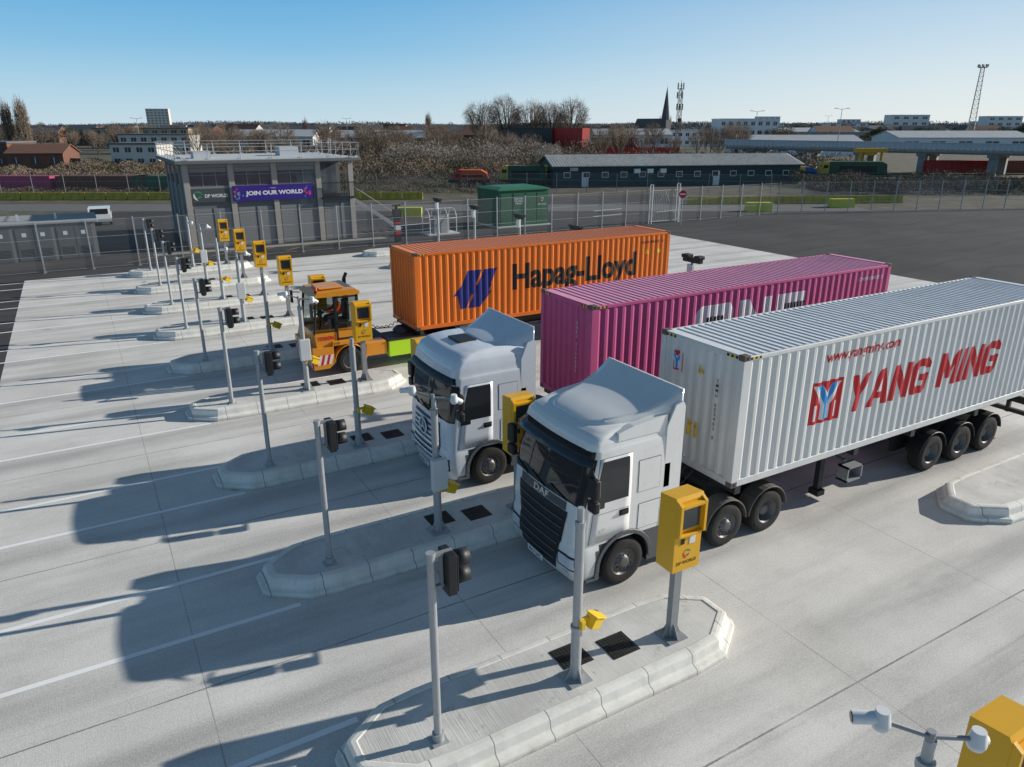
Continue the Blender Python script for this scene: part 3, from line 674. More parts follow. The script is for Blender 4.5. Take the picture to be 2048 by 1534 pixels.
    secs=([(.66,.55,.46,3.28,3.33,.01),(.80,.80,.68,3.25,3.37,.02),(1.05,.95,.84,3.22,3.42,.03),(1.45,1.04,.94,3.18,3.48,.035),(1.85,1.10,1.02,3.14,3.57,.03),(2.2,1.15,1.10,3.10,3.70,.02),(2.48,1.185,1.17,3.1,3.87,.0)] if daf else
          [(1.42,.62,.56,3.40,3.53,.02),(1.6,.86,.78,3.35,3.57,.03),(1.85,1.02,.95,3.25,3.63,.035),(2.1,1.11,1.06,3.2,3.72,.03),(2.3,1.15,1.12,3.2,3.81,.02),(2.48,1.18,1.17,3.2,3.93,.0)])
    b=MB(); rs=[]
    for x,wb_,wt_,z0,z1,cr in catmull(secs,5):
        top=[(wt_*(-1+2*i/16),z1-.02+cr*(1-(-1+2*i/16)**2)) for i in range(17)]
        ring=[(x,-wb_,z0),(x,-wb_,z0+.01),(x,-(wb_+wt_)/2,(z0+z1)/2)]+[(x,y_,z_) for y_,z_ in top]+[(x,(wb_+wt_)/2,(z0+z1)/2),(x,wb_,z0+.01),(x,wb_,z0)]
        rs.append(ring)
    b.rings(rs,0,True,True,False); o=b.obj('roof_deflector',paint,r,split=38); md=o.modifiers.new('s','SOLIDIFY'); md.thickness=.02; md.offset=-1
    b=MB(); b.box((1.3 if not daf else .95,-1.06,3.0),(2.2,1.06,3.25)); b.obj('roof_base',paint,r,bevel=.06,seg=3)
    if daf:
        for sy in (-1,1):
            b=MB(); ya,yb=sorted((sy*1.03,sy*1.20)); b.ext([(.95,3.1),(2.1,3.1),(2.1,3.42),(1.3,3.34),(.95,3.26)],'y',ya,yb); b.obj('roof_shoulder',paint,r,bevel=.04,seg=3)
    b=MB()
    for sy in (-1,1):
        ya,yb=sorted((sy*.38,sy*.46)); b.box((.6,ya,.72),(6.0,yb,1.0))
    for x in (2.5,3.3,4.2,4.9,5.9): b.box((x,-.38,.76),(x+.12,.38,.96))
    b.box((2.35,-1.0,1.0),(2.75,1.0,1.08)); b.ext([(4.0,1.06),(4.2,1.2),(5.2,1.2),(5.6,1.04),(5.6,1.0),(4.0,1.0)],'y',-.45,.45)
    b.box((1.0,-.35,.5),(1.4,.35,.7)); b.cyl((1.2,-1.0,.5),(1.2,1.0,.5),.07,n=10); b.cyl((3.95,-1.0,.5),(3.95,1.0,.5),.07,n=10); b.cyl((5.2,-1.0,.5),(5.2,1.0,.5),.09,n=10); b.cyl((5.2,-.2,.5),(5.2,.2,.5),.22,n=12)
    b.obj('chassis',chass,r)
    for sy in (-1,1):
        b=MB(); ya,yb=sorted((sy*.55,sy*1.18)); b.box((2.35,ya,.38),(3.25,yb,.98)); b.obj('fuel_tank' if sy<0 else 'battery_box',grey if sy<0 else chass,r,bevel=.08,seg=3)
        for x,dp in ((3.95,False),(5.2,True)):
            wheel(r,x,sy*1.07,.49,.49,.31,sy,deep=dp)
            if dp: wheel(r,x,sy*.72,.49,.49,.30,sy,deep=True)
            ya,yb=sorted((sy*.85,sy*1.24)); guard(r,x,ya,yb,.50,.60,.02,.98,pmat('mudguard_dusty',(.12,.11,.095),.7,0,.2,3,dirt=.4))
    for i,y in enumerate((-.15,0,.15)):
        b=MB(); pr=Vector((2.35,y,1.9))
        for j in range(1,13):
            t=j/12; q=Vector((2.35+1.5*t,y*(1+t*.5),1.9-.6*math.sin(pi*t)-.5*t)); b.cyl(pr,q,.014,n=6,caps=False); pr=q
        b.obj('air_line',pmat('hose_black',(.03,.03,.05),.4),r)
    if daf:
        v,f=text2d('XF',w=.16,h=.09,bold=.02); stamp('lettering',[(v,f,.56,1.32,0,0)],None,lambda s,t,d:(s,-cab.q(t)[1]-.019,t),[chrome],r)
        b=MB(); b.ext([(2.20,1.55),(2.36,1.55),(2.28,1.69)],'y',-1.243,-1.238,0); b.obj('warning_sticker',[camyel],r)
        b=MB(); b.box((2.20,-1.243,1.30),(2.34,-1.238,1.45)); b.obj('sticker',[navy],r)
    return r
tA=tractor('a','white sleeper-cab lorry with black slatted grille and smoked visor',(6.88,10.87,0))
tB=tractor('b','pale silver-blue high-roof lorry with star emblem on its grille',(6.68,15.95,0))
# ------------------------------------------------------------------ trailers
def trailer(label,loc,zd,axles,full=True):
    r=thing('skeletal_trailer',label,'trailer',loc=loc,group='container trailers under the boxes')
    b=MB()
    for sy in (-1,1):
        ya,yb=sorted((sy*.40,sy*.56)); b.box((.15,ya,zd-.22),(12.0,yb,zd-.20+.015)); b.box((.15,ya,zd-.02),(12.0,yb,zd-.001)); yc=sy*.48; b.box((.15,yc-.01,zd-.21),(12.0,yc+.01,zd-.01))
        b.box((3.0,ya,zd-.48),(12.0,yb,zd-.46)); b.box((3.0,yc-.01,zd-.46),(12.0,yc+.01,zd-.22))
    for x in (.12,4.0,6.2,9.0,11.9): b.box((x-.08,-1.2,zd-.18),(x+.08,1.2,zd-.003))
    for x in (2.0,5.0,7.5,8.4,10.2,11.2): b.box((x-.05,-.47,zd-.3),(x+.05,.47,zd-.1))
    b.obj('chassis',chass,r)
    for sy in (-1,1):
        b=MB(); y=sy*.72; b.box((3.35,y-.07,.25),(3.5,y+.07,zd-.2)); b.box((3.30,y-.14,.10),(3.55,y+.14,.25)); b.box((3.36,y-.05,.18),(3.49,y+.05,.3)); b.obj('landing_leg',chass,r,bevel=.01)
        for i,x in enumerate(axles):
            wheel(r,x,sy*1.03,.5,.5,.36,sy,deep=True); ya,yb=sorted((sy*.84,sy*1.24)); guard(r,x,ya,yb,.5,.60,.05,.95)
        b=MB(); ya,yb=sorted((sy*.85,sy*1.15)); b.box((3.9,ya,.45),(4.45,yb,.50)); b.box((3.9,ya,.80),(4.45,yb,.84)); b.box((3.9,ya,.45),(3.94,yb,.84)); b.box((4.41,ya,.45),(4.45,yb,.84)); b.box((4.1,sorted((sy*.5,sy*.86))[0],.84),(4.2,sorted((sy*.5,sy*.86))[1],.9)); b.obj('pallet_carrier',galvd,r)
    b=MB(); 
    for x in axles: b.cyl((x,-1,.5),(x,1,.5),.075,n=10)
    b.box((axles[0]-.6,-.5,.4),(axles[-1]+.6,-.4,.9)); b.box((axles[0]-.6,.4,.4),(axles[-1]+.6,.5,.9)); b.obj('axle',chass,r)
    b=MB(); b.box((12.05,-1.2,.5),(12.17,1.2,.62)); b.box((12.0,-1.2,.85),(12.1,1.2,1.05)); b.box((12.0,-.6,.5),(12.1,-.5,1.1)); b.box((12.0,.5,.5),(12.1,.6,1.1)); b.box((12.098,-1.1,.88),(12.12,-.75,1.02),1); b.box((12.098,.75,.88),(12.12,1.1,1.02),1); b.obj('rear_bumper',[chass,red],r)
    return r
trailer('black skeletal container trailer with three axles and landing legs',(10.95,10.85,0),1.37,(7.2,8.5,9.8))
trailer('black skeletal trailer under the magenta container',(10.95,15.95,0),1.33,(7.6,8.9,10.2))
trailer('black skeletal trailer under the orange container',(10.35,26.1,0),1.25,(7.8,9.1,10.4))
# ------------------------------------------------------------------ terminal tug
tugy=pmat('tug_amber',(.82,.31,.010),.4,0,.06,2,coat=.4,dirt=.1)
lime=pmat('lime_panel',(.55,.90,.02),.5,0,.05,2)
def clearglass():
    m,nt,p=newmat('cab_glazing'); out=[n for n in nt.nodes if n.type=='OUTPUT_MATERIAL'][0]
    t=nt.nodes.new('ShaderNodeBsdfTransparent'); t.inputs[0].default_value=(.70,.75,.75,1); mx=nt.nodes.new('ShaderNodeMixShader'); mx.inputs[0].default_value=.18
    p.inputs['Base Color'].default_value=(.02,.02,.02,1); p.inputs['Roughness'].default_value=.03
    nt.links.new(t.outputs[0],mx.inputs[1]); nt.links.new(p.outputs[0],mx.inputs[2]); nt.links.new(mx.outputs[0],out.inputs[0]); return m
cg=clearglass()
T=thing('terminal_tractor','amber yard tug with glazed cab, chevron bumper and lime side panel','yard tug',loc=(6.3,26.1,0))
b=MB(); b.box((.25,-.45,.55),(6.0,.45,.92)); b.box((1.7,-1.0,.92),(3.0,1.0,1.0)); b.ext([(3.6,.95),(3.8,1.12),(4.9,1.12),(5.6,.93)],'y',-.5,.5); b.cyl((1.35,-1.0,.5),(1.35,1.0,.5),.07,n=10); b.cyl((4.7,-1.0,.5),(4.7,1.0,.5),.1,n=10); b.obj('chassis',chass,T)
b=MB(); b.ext([(0,.34),(.55,.34),(.75,.50),(.75,1.12),(0,1.12)],'y',-1.22,1.22); fb=b.obj('bumper',tugy,T,bevel=.04,seg=3)
b=MB()
for i in range(8):
    y=-1.15+i*.29; b.add([(-.004,y,.38),(-.004,y+.145,.38),(-.004,y+.29,.84),(-.004,y+.145,.84)],[(0,1,2,3)],0); b.add([(-.004,y+.145,.38),(-.004,y+.29,.38),(-.004,y+.435 if i<7 else y+.29,.84),(-.004,y+.29,.84)],[(0,1,2,3)],1)
b.obj('chevron_marking',[red,signw],T,recalc=False)
b=MB()
for i in range(3):
    x=.03+i*.2; b.add([(x,-1.224,.50),(x+.1,-1.224,.50),(x+.2,-1.224,.85),(x+.1,-1.224,.85)],[(0,1,2,3)],0); b.add([(x+.1,-1.224,.50),(x+.2,-1.224,.50),(x+.3,-1.224,.85),(x+.2,-1.224,.85)],[(0,1,2,3)],1)
b.obj('chevron_marking',[red,signw],T,recalc=False)
for sy in (-1,1):
    b=MB(); b.cyl((-.02,sy*.95,.98),(.02,sy*.95,.98),.09,n=18); b.obj('headlight',lampm,T)
b=MB(); b.ext([(.18,1.12),(1.80,1.12),(1.80,1.62),(.14,1.62)],'y',-1.12,.55); b.box((.72,-1.20,1.12),(1.80,-1.12,1.30)); b.obj('cab_body',tugy,T,bevel=.03,seg=2)
b=MB(); b.ext([(.1,1.12),(1.5,1.12),(1.5,1.6),(.25,1.7)],'y',.56,1.2); b.obj('engine_hood',tugy,T,bevel=.05,seg=3)
for x,y in ((.14,-1.09),(.14,.52),(1.76,-1.09),(1.76,.52),(.92,-1.09)):
    b=MB(); x2=x+.16 if x<.5 else x; b.cyl((x,y,1.60),(x2,y,2.92),.045,n=8,m=1); b.obj('cab_pillar',[tugy,black],T)
b=MB()
for a,c in (((.93,-1.14,1.32),(.99,-1.12,2.88)),((1.68,-1.14,1.32),(1.74,-1.12,2.88)),((.93,-1.14,2.82),(1.74,-1.12,2.88)),((.93,-1.14,1.32),(1.74,-1.12,1.38)),((.93,-1.14,1.90),(1.74,-1.12,1.95))): b.box(a,c)
b.obj('door',black,T)
b=MB(); b.ext([(.16,2.90),(.34,3.06),(1.7,3.10),(1.86,3.0),(1.84,2.90)],'y',-1.16,.60); b.box((.5,-.8,3.10),(1.4,.2,3.15)); b.obj('roof',tugy,T,bevel=.05,seg=3)
for nm,pts in (('windscreen',[(.14,-1.04,1.62),(.14,.47,1.62),(.29,.47,2.89),(.29,-1.04,2.89)]),('side_window',[(.18,-1.10,1.62),(.88,-1.10,1.62),(.88,-1.10,2.89),(.32,-1.10,2.89)]),('door_window',[(.99,-1.125,1.95),(1.68,-1.125,1.95),(1.68,-1.125,2.82),(.99,-1.125,2.82)]),('rear_window',[(1.77,-1.04,1.62),(1.77,.47,1.62),(1.77,.47,2.89),(1.77,-1.04,2.89)]),('side_window',[(.18,.53,1.62),(1.73,.53,1.62),(1.73,.53,2.89),(.32,.53,2.89)])):
    b=MB(); b.add(pts,[(0,1,2,3)]); b.obj(nm,cg,T,recalc=False)
b=MB(); b.box((1.0,-.75,1.60),(1.5,-.2,1.95)); b.box((1.42,-.75,1.9),(1.55,-.2,2.6)); b.obj('seat',black,T,bevel=.05,seg=2)
b=MB(); b.cyl((.50,-.48,1.6),(.62,-.48,2.24),.03,n=8); b.cyl((.60,-.48,2.20),(.66,-.48,2.26),.05,n=8)
R=Matrix.Rotation(-.5,3,'Y'); pts=[Vector((.63,-.48,2.25))+R@Vector((.20*math.cos(2*pi*i/20),.20*math.sin(2*pi*i/20),0)) for i in range(21)]
for i in range(20): b.cyl(pts[i],pts[i+1],.016,n=6,caps=False)
b.cyl(pts[0],pts[10],.014,n=6); b.obj('steering_wheel',black,T)
b=MB(); b.cyl((.35,-.95,3.04),(.35,-.95,3.12),.06,n=12,m=1); b.cyl((.35,-.95,3.12),(.35,-.95,3.27),.065,.05,n=14); b.obj('beacon',[glassm('beacon_red',(.55,.06,.01),.15),black],T)
b=MB(); b.cyl((1.95,.9,1.0),(1.95,.9,3.1),.075,n=12); b.cyl((1.95,.9,3.1),(2.05,.9,3.3),.06,n=10); b.cyl((1.95,.9,1.5),(1.95,.9,2.6),.11,n=12); b.obj('exhaust',chass,T)
b=MB(); b.box((1.95,-1.18,.55),(2.75,-.6,1.05)); b.obj('side_locker',tugy,T,bevel=.03)
b=MB(); b.box((2.82,-1.22,.42),(4.35,-.55,1.02)); b.box((2.78,-1.24,1.015),(4.39,-.5,1.07),1); b.obj('fuel_tank',[lime,black],T,bevel=.02)
b=MB(); b.box((4.4,-.9,.55),(5.5,-.5,.95)); b.obj('air_tank',chass,T)
for sy in (-1,1):
    wheel(T,1.35,sy*1.05,.5,.5,.3,sy); wheel(T,5.0,sy*1.05,.5,.5,.32,sy,deep=True); guard(T,1.35,*sorted((sy*.88,sy*1.23)),.52,.60,.0,1.0,tugy); guard(T,5.0,*sorted((sy*.8,sy*1.23)),.5,.62,.05,.95)
    b=MB(); b.cyl((.3,sy*1.1,2.7),(.05,sy*1.3,2.7),.02,n=8); b.box((.0,sorted((sy*1.25,sy*1.42))[0],2.3),(.08,sorted((sy*1.25,sy*1.42))[1],2.75)); b.obj('mirror',black,T,bevel=.02)
v,f=text2d('TERBERG',w=.66,h=.14,bold=.03,shear=.1); stamp('lettering',[(v,f,.22,1.36,0,0)],None,lambda s,t,d:(s,-1.126,t),[red],T)
v,f=text2d('115',w=.18,h=.1,bold=.02); stamp('lettering',[(v,f,.80,1.17,0,0)],None,lambda s,t,d:(s,-1.205,t),[blackp],T)
b=MB(); pr=None
for i in range(60):
    t=i/59; c=Vector((2.0+2.1*t,.25,1.75-.55*math.sin(pi*t)*.8-.25*t)); a=i*1.25; q=c+Vector((0,.05*math.cos(a),.05*math.sin(a)))
    if pr is not None: b.cyl(pr,q,.014,n=5,caps=False)
    pr=q
b.obj('air_line',black,T)
# driver (seated) ------------------------------------------------------------
def skin_obj(name,joints,edges,rad,mat,parent,root=0):
    me=bpy.data.meshes.new(name); b=bmesh.new(); ly=b.verts.layers.skin.verify(); vs=[]
    for i,j in enumerate(joints):
        v=b.verts.new(j); rr=rad[i]; v[ly].radius=(rr,rr) if not isinstance(rr,tuple) else rr; v[ly].use_root=(i==root); vs.append(v)
    for a,c in edges: b.edges.new((vs[a],vs[c]))
    b.to_mesh(me); b.free(); me.materials.append(mat)
    o=bpy.data.objects.new(name,me); COL.objects.link(o); o.parent=parent
    sk=o.modifiers.new('skin','SKIN'); sk.use_smooth_shade=True; m=o.modifiers.new('s','SUBSURF'); m.levels=1; m.render_levels=2; return o
P_=thing('person','seated driver in orange high-visibility jacket holding the steering wheel','person',loc=(6.3+1.22,26.1-.48,1.95))
skinm=pmat('skin',(.48,.27,.19),.6); hv=pmat('hi_vis_orange',(.85,.12,.01),.7,0,.08,4); trou=pmat('dark_trousers',(.03,.035,.05),.8); hair=pmat('hair_brown',(.05,.03,.02),.8)
J=[(0,0,.10),(.02,0,.32),(.0,0,.52),(-.02,0,.60),(-.04,0,.70),(-.04,0,.80)]
E=[(0,1),(1,2),(2,3),(3,4),(4,5)]; R_=[.13,.13,.12,.055,.085,.075]
for sy in (-1,1):
    n=len(J); J+=[(0,sy*.19,.52),(-.16,sy*.24,.32),(-.40,sy*.17,.30),(-.50,sy*.16,.32),(-.22,sy*.10,.10),(-.45,sy*.12,.08),(-.50,sy*.12,-.12),(-.60,sy*.12,-.16)]
    E+=[(2,n),(n,n+1),(n+1,n+2),(n+2,n+3),(0,n+4),(n+4,n+5),(n+5,n+6),(n+6,n+7)]; R_+=[.065,.05,.038,.03,.085,.065,.05,.04]
skin_obj('body',J,E,R_,skinm,P_)
Jj=[(0,0,.10),(.02,0,.32),(.0,0,.52)]; Ej=[(0,1),(1,2)]; Rj=[.15,.15,.14]
for sy in (-1,1):
    n=len(Jj); Jj+=[(0,sy*.20,.52),(-.16,sy*.25,.32),(-.38,sy*.17,.30)]; Ej+=[(2,n),(n,n+1),(n+1,n+2)]; Rj+=[.085,.065,.05]
skin_obj('jacket',Jj,Ej,Rj,hv,P_)
Jt=[(0,0,.08)]; Et=[]; Rt=[.15]
for sy in (-1,1):
    n=len(Jt); Jt+=[(-.22,sy*.10,.10),(-.45,sy*.12,.08),(-.50,sy*.12,-.10)]; Et+=[(0,n),(n,n+1),(n+1,n+2)]; Rt+=[.10,.08,.065]
skin_obj('trousers',Jt,Et,Rt,trou,P_)
b=MB(); b.sph((-.03,0,.80),.105,14,0,(1.05,.85,.8)); b.obj('hair',hair,P_)
for sy in (-1,1):
    b=MB(); b.sph((-.125,sy*.03,.755),.012,8); b.obj('eye',blackp,P_)
b=MB(); b.ext([(-.12,.73),(-.15,.70),(-.12,.695)],'y',-.012,.012,0); b.obj('nose',skinm,P_)
for sy in (-1,1):
    for i in range(5):
        b=MB(); y=sy*.16+(i-2)*.018
        if i<4: b.cyl((-.50,y,.33),(-.555,y,.345),.009,.008,n=6); b.cyl((-.555,y,.345),(-.565,y,.315),.008,.007,n=6)
        else: b.cyl((-.49,sy*.16-sy*.03,.33),(-.53,sy*.12,.345),.010,.008,n=6)
        b.obj('finger',skinm,P_)
# ------------------------------------------------------------------ fences
fm,nt,p=newmat('weldmesh'); out=[n for n in nt.nodes if n.type=='OUTPUT_MATERIAL'][0]
t=nt.nodes.new('ShaderNodeBsdfTransparent'); mx=nt.nodes.new('ShaderNodeMixShader'); mx.inputs[0].default_value=.15
p.inputs['Base Color'].default_value=(.27,.27,.27,1); p.inputs['Roughness'].default_value=.6
nt.links.new(t.outputs[0],mx.inputs[1]); nt.links.new(p.outputs[0],mx.inputs[2]); nt.links.new(mx.outputs[0],out.inputs[0])
def fence(pa,pb,h,label,step=2.6,mat=galv,top=True,name='mesh_fence'):
    A=Vector((*pa,0)); B=Vector((*pb,0)); L=(B-A).length; r=thing(name,label,'fence',loc=A,rotz=math.atan2(B.y-A.y,B.x-A.x),group='security fencing runs')
    n=min(99,max(1,round(L/step))); pm=None
    for i in range(n+1):
        x=L*i/n
        if pm is None:
            b=MB(); b.box((-.035,-.035,0),(.035,.035,h+.12)); b.box((-.1,-.1,0),(.1,.1,.015)); pm=b.obj('fence_post',mat,r); pm.location=(x,0,0)
        else:
            c=pm.copy(); COL.objects.link(c); c.parent=r; c.location=(x,0,0)
    b=MB(); b.add([(0,.045,.05),(L,.045,.05),(L,.045,h),(0,.045,h)],[(0,1,2,3)]); b.obj('mesh_panel',fm,r,recalc=False)
    for z in (.08,h*.33,h*.66,h):
        b=MB(); b.box((0,.04,z-.010),(L,.055,z+.010)); b.obj('rail',mat,r)
fence((-34,53),(45.0,53),3.0,'tall galvanised weldmesh security fence with square posts')
fence((48.7,53),(62,53),3.0,'tall galvanised weldmesh fence beside the gate')
fence((62,53),(101,38),3.0,'tall weldmesh fence round the dark asphalt yard')
fence((101,38),(130,26.5),3.0,'tall weldmesh fence round the dark asphalt yard')
q0=W(97,-95); q1=W(103,-2); q2=W(97,62)
fence(q0[:2],q1[:2],2.4,'dull palisade fence beside the railway land',4.,galvd); fence(q1[:2],q2[:2],2.4,'dull palisade fence beside the railway land',4.,galvd)
G=thing('sliding_gate','white steel sliding gate with tall guide frames','gate',loc=(45.2,53,0))
for x in (0,3.2):
    b=MB(); b.box((x-.035,-.22,0),(x+.035,-.15,3.5)); b.box((x-.035,.15,0),(x+.035,.22,3.5)); b.box((x-.035,-.225,3.42),(x+.035,.225,3.5)); b.obj('guide_frame',white,G)
b=MB(); b.box((0,-.03,.15),(3.2,.03,.23)); b.box((0,-.03,2.9),(3.2,.03,2.96)); b.cyl((0,0,.2),(1.6,0,2.9),.02,n=6); b.cyl((3.2,0,.2),(1.6,0,2.9),.02,n=6)
for i in range(17): b.box((i*.2,-.012,.22),(i*.2+.024,.012,2.91))
b.obj('gate_leaf',galv,G)
S=thing('no_entry_sign','round red no-entry sign on a slim grey pole','road sign',loc=(47.0,50.9,0),rotz=-.5)
b=MB(); b.cyl((0,0,0),(0,0,3.1),.04,n=10); b.obj('pole',galv,S)
b=MB(); b.cyl((0,-.05,2.72),(0,-.07,2.72),.34,n=28); b.box((-.24,-.075,2.66),(.24,-.069,2.78),1); b.obj('sign_plate',[red,signw],S)
# ------------------------------------------------------------------ office building
OB=thing('office_building','two-storey grey gatehouse office with rooftop railing and purple banner','building',loc=(6.7,57.6,0))
beige=pmat('column_beige',(.42,.38,.34),.7,0,.06,1); dgrey=pmat('cladding_grey',(.16,.165,.17),.6,0,.1,1); shut=pmat('shutter_grey',(.24,.245,.25),.6,0,.1,1); lroof=pmat('roof_pale',(.55,.57,.58),.7,0,.1,.6)
BW,BD=12.3,11.0
b=MB(); b.box((.15,.35,0),(9.6,BD-.2,5.9)); b.box((9.6,3.2,0),(BW-.1,BD-.2,5.9)); b.box((9.6,.35,0),(BW-.15,3.2,3.2)); b.obj('wall',dgrey,OB)
b=MB(); b.box((-.5,-.5,5.96),(BW+.5,BD+.5,6.20)); b.obj('roof',[pmat('roof_edge',(.15,.155,.16),.6)],OB,bevel=.03)
b=MB(); b.box((-.44,-.44,6.195),(BW+.44,BD+.44,6.23)); b.box((1.2,2.5,6.22),(2.4,3.9,6.75)); b.box((8,5,6.22),(9.5,6.6,6.9)); b.obj('roof_deck',lroof,OB)
for x in (0,3.05,6.1,9.4,BW-.35):
    b=MB(); b.box((x,.19,0),(x+.38,.42,5.958)); b.obj('column',beige,OB,bevel=.01)
for y in (2.6,5.4,8.2,10.6):
    b=MB(); b.box((.05,y,0),(.3,y+.38,5.958)); b.obj('column',beige,OB)
og=glassm('office_glass',(.06,.072,.085),.05)
for x in (.38,3.43,6.48):
    w=2.67 if x<6 else 2.92
    b=MB(); b.box((x,.30,4.40),(x+w,.345,5.70)); b.obj('window',og,OB)
    b=MB()
    for xx in (x,x+w/3,x+2*w/3,x+w-.06): b.box((xx,.27,4.40),(xx+.06,.305,5.70))
    b.box((x,.265,5.69),(x+w,.305,5.93)); b.box((x,.265,4.25),(x+w,.305,4.41)); b.box((x+.05,.275,5.15),(x+w-.05,.302,5.19)); b.obj('window_frame',pmat('frame_grey',(.24,.245,.25),.5),OB)
    b=MB()
    for i in range(7): b.box((x+.1,.292,5.65-i*.04),(x+w-.1,.2985,5.628-i*.04))
    b.obj('blind',pmat('blind_pale',(.40,.40,.38),.7),OB)
for y in (3.1,5.9,8.7):
    b=MB(); b.box((.10,y,4.35),(.148,y+1.5,5.7)); b.obj('window',og,OB)
b=MB(); b.box((.38,.21,3.3),(3.05,.31,4.24)); b.obj('fascia',pmat('fascia_grey',(.07,.08,.085),.5),OB)
v,f=text2d('DP WORLD',w=1.55,h=.25,bold=.03); stamp('lettering',[(v,f,1.3,3.62,0,0)],None,facelet((0,.205,0),'-y'),[signw],OB)
stamp('emblem',[(v,f,.50,3.42,m,0) for v,f,m in emblem_items(.70,0)],None,facelet((0,.205,0),'-y'),[emb[0],signw,emb[0]],OB)
b=MB(); b.box((3.2,.10,3.28),(9.1,.14,4.38)); b.obj('banner',pmat('banner_purple',(.035,.010,.25),.5),OB)
v,f=text2d('JOIN OUR WORLD',w=4.2,h=.40,bold=.05); its=[(v,f,4.1,3.58,0,.001)]
for i in range(26):
    s=random.choice((0,1)); cx=(random.uniform(0,.75) if s==0 else random.uniform(5.2,5.7)); cz=random.uniform(.08,.9); rr=random.uniform(.06,.14); nn=7
    its.append((*poly([(rr*math.cos(2*pi*j/nn)*(1 if j%2 else .5),rr*math.sin(2*pi*j/nn)*(1 if j%2 else .5)) for j in range(nn)]),3.2+min(5.7,max(.15,cx)),3.3+min(.9,max(.14,cz)),1+i%3,.0005*i))
v,f=text2d('DP WORLD',w=.4,h=.06,bold=.02); its.append((v,f,5.9,4.12,0,0))
stamp('banner_print',its,None,facelet((0,.097,0),'-y'),[signw,pmat('pink_print',(.7,.04,.25),.5),pmat('cyan_print',(.03,.3,.6),.5),pmat('orange_print',(.8,.15,.03),.5)],OB)
for x in (.5,3.55,6.6,9.9):
    for j in range(2):
        b=MB(); x0=x+j*1.3; b.box((x0,.30,.05),(x0+1.15,.355,2.85))
        for i in range(13): b.box((x0,.285,.1+i*.21),(x0+1.15,.302,.13+i*.21))
        b.obj('shutter_door',shut,OB)
b=MB(); b.box((9.7,-.1,3.15),(BW,3.2,3.28))
for i in range(19): b.box((9.78+i*.14,-.06,3.27),(9.80+i*.14,-.04,4.35))
b.box((9.75,-.07,4.33),(BW,-.02,4.39))
for i in range(8): b.box((BW-.04,0+i*.4,3.27),(BW-.02,.02+i*.4,4.35))
b.obj('balcony',black,OB)
b=MB(); b.box((9.8,3.15,3.3),(11.9,3.205,5.6)); b.obj('glazed_door',og,OB)
b=MB()
for (xa,ya,xb_,yb_) in ((-.4,-.4,BW+.4,-.4),(-.4,BD+.4,BW+.4,BD+.4),(-.4,-.4,-.4,BD+.4),(BW+.4,-.4,BW+.4,BD+.4)):
    L=math.hypot(xb_-xa,yb_-ya); n=round(L/2.1)
    for z in (6.8,7.3): b.cyl((xa,ya,z),(xb_,yb_,z),.022,n=6)
    for i in range(n+1):
        x=xa+(xb_-xa)*i/n; y=ya+(yb_-ya)*i/n; b.cyl((x,y,6.22),(x,y,7.33),.022,n=6); dx=(.7 if xa==xb_ and xa<0 else (-.7 if xa==xb_ else 0)); dy=(.7 if ya==yb_ and ya<0 else (-.7 if ya==yb_ else 0)); b.cyl((x,y,7.25),(x+dx,y+dy,6.26),.016,n=5); b.box((x+dx-.12,y+dy-.1,6.22),(x+dx+.12,y+dy+.1,6.32))
b.obj('roof_railing',pmat('rail_grey',(.50,.51,.52),.5,.2),OB)
b=MB()
for i in range(16): b.box((BW+.2+i*.28,2.0,3.1-i*.19),(BW+.5+i*.28,3.2,3.14-i*.19))
b.cyl((BW+.2,2.0,4.1),(BW+4.7,2.0,1.1),.03,n=6); b.box((BW+.2,1.95,2.95),(BW+4.9,2.02,3.1),0,Matrix.Rotation(.596,3,'Y'),about=(BW+.2,2,3.1)); b.obj('staircase',galvd,OB)
# garage block
GB=thing('garage_block','low flat-roofed grey garage block with steel doors','building',loc=(-13.5,58.2,0))
gw=pmat('garage_wall',(.22,.22,.215),.6,0,.1,1)
b=MB(); b.box((0,0,0),(14.3,5,2.35)); b.obj('wall',gw,GB)
b=MB(); b.box((-.2,-.12,2.35),(14.5,5.2,2.50)); b.obj('roof',pmat('felt_roof',(.36,.36,.36),.8),GB,bevel=.03)
for i in range(6):
    b=MB(); b.box((1+i*2.2,1.5,2.49),(1.12+i*2.2,1.62,2.9)); b.obj('roof_vent',white,GB)
for i in range(6):
    for j in range(2):
        b=MB(); x=.25+i*2.35+j*1.05; b.box((x,-.03,.05),(x+1.0,.003,2.15)); b.box((x+.35,-.036,1.6),(x+.6,-.029,1.85),1)
        for q in range(6): b.box((x+.12,-.036,.3+q*.09),(x+.88,-.029,.34+q*.09),2)
        b.obj('door',[pmat('door_grey',(.13,.14,.15),.55),signw,black],GB)
# green substation
GS=thing('substation_kiosk','dark green fibreglass substation with double doors','substation',loc=(31.7,57.2,0))
grn=pmat('grp_green',(.012,.11,.055),.55,0,.1,1.5)
b=MB(); b.box((-.2,-.2,0),(5.3,4.2,.12),1); b.box((0,0,.12),(5.1,4.0,3.15)); b.obj('housing',[grn,lroof],GS,bevel=.02)
b=MB(); b.rings([[(-.12,-.12,3.15),(5.22,-.12,3.15),(5.22,4.12,3.15),(-.12,4.12,3.15)],[(-.12,-.12,3.25),(5.22,-.12,3.25),(5.22,4.12,3.25),(-.12,4.12,3.25)],[(.6,.6,3.42),(4.5,.6,3.42),(4.5,3.4,3.42),(.6,3.4,3.42)]],0,False); b.obj('roof',pmat('grp_green_roof',(.03,.17,.09),.55,0,.1,1.5),GS)
for x in (.2,1.45,2.7,3.9):
    b=MB(); b.box((x,-.03,.2),(x+1.1,.003,2.9))
    for i in range(6): b.box((x+.2,-.045,.45+i*.08),(x+.9,-.029,.49+i*.08))
    b.obj('door',grn,GS,bevel=.008)
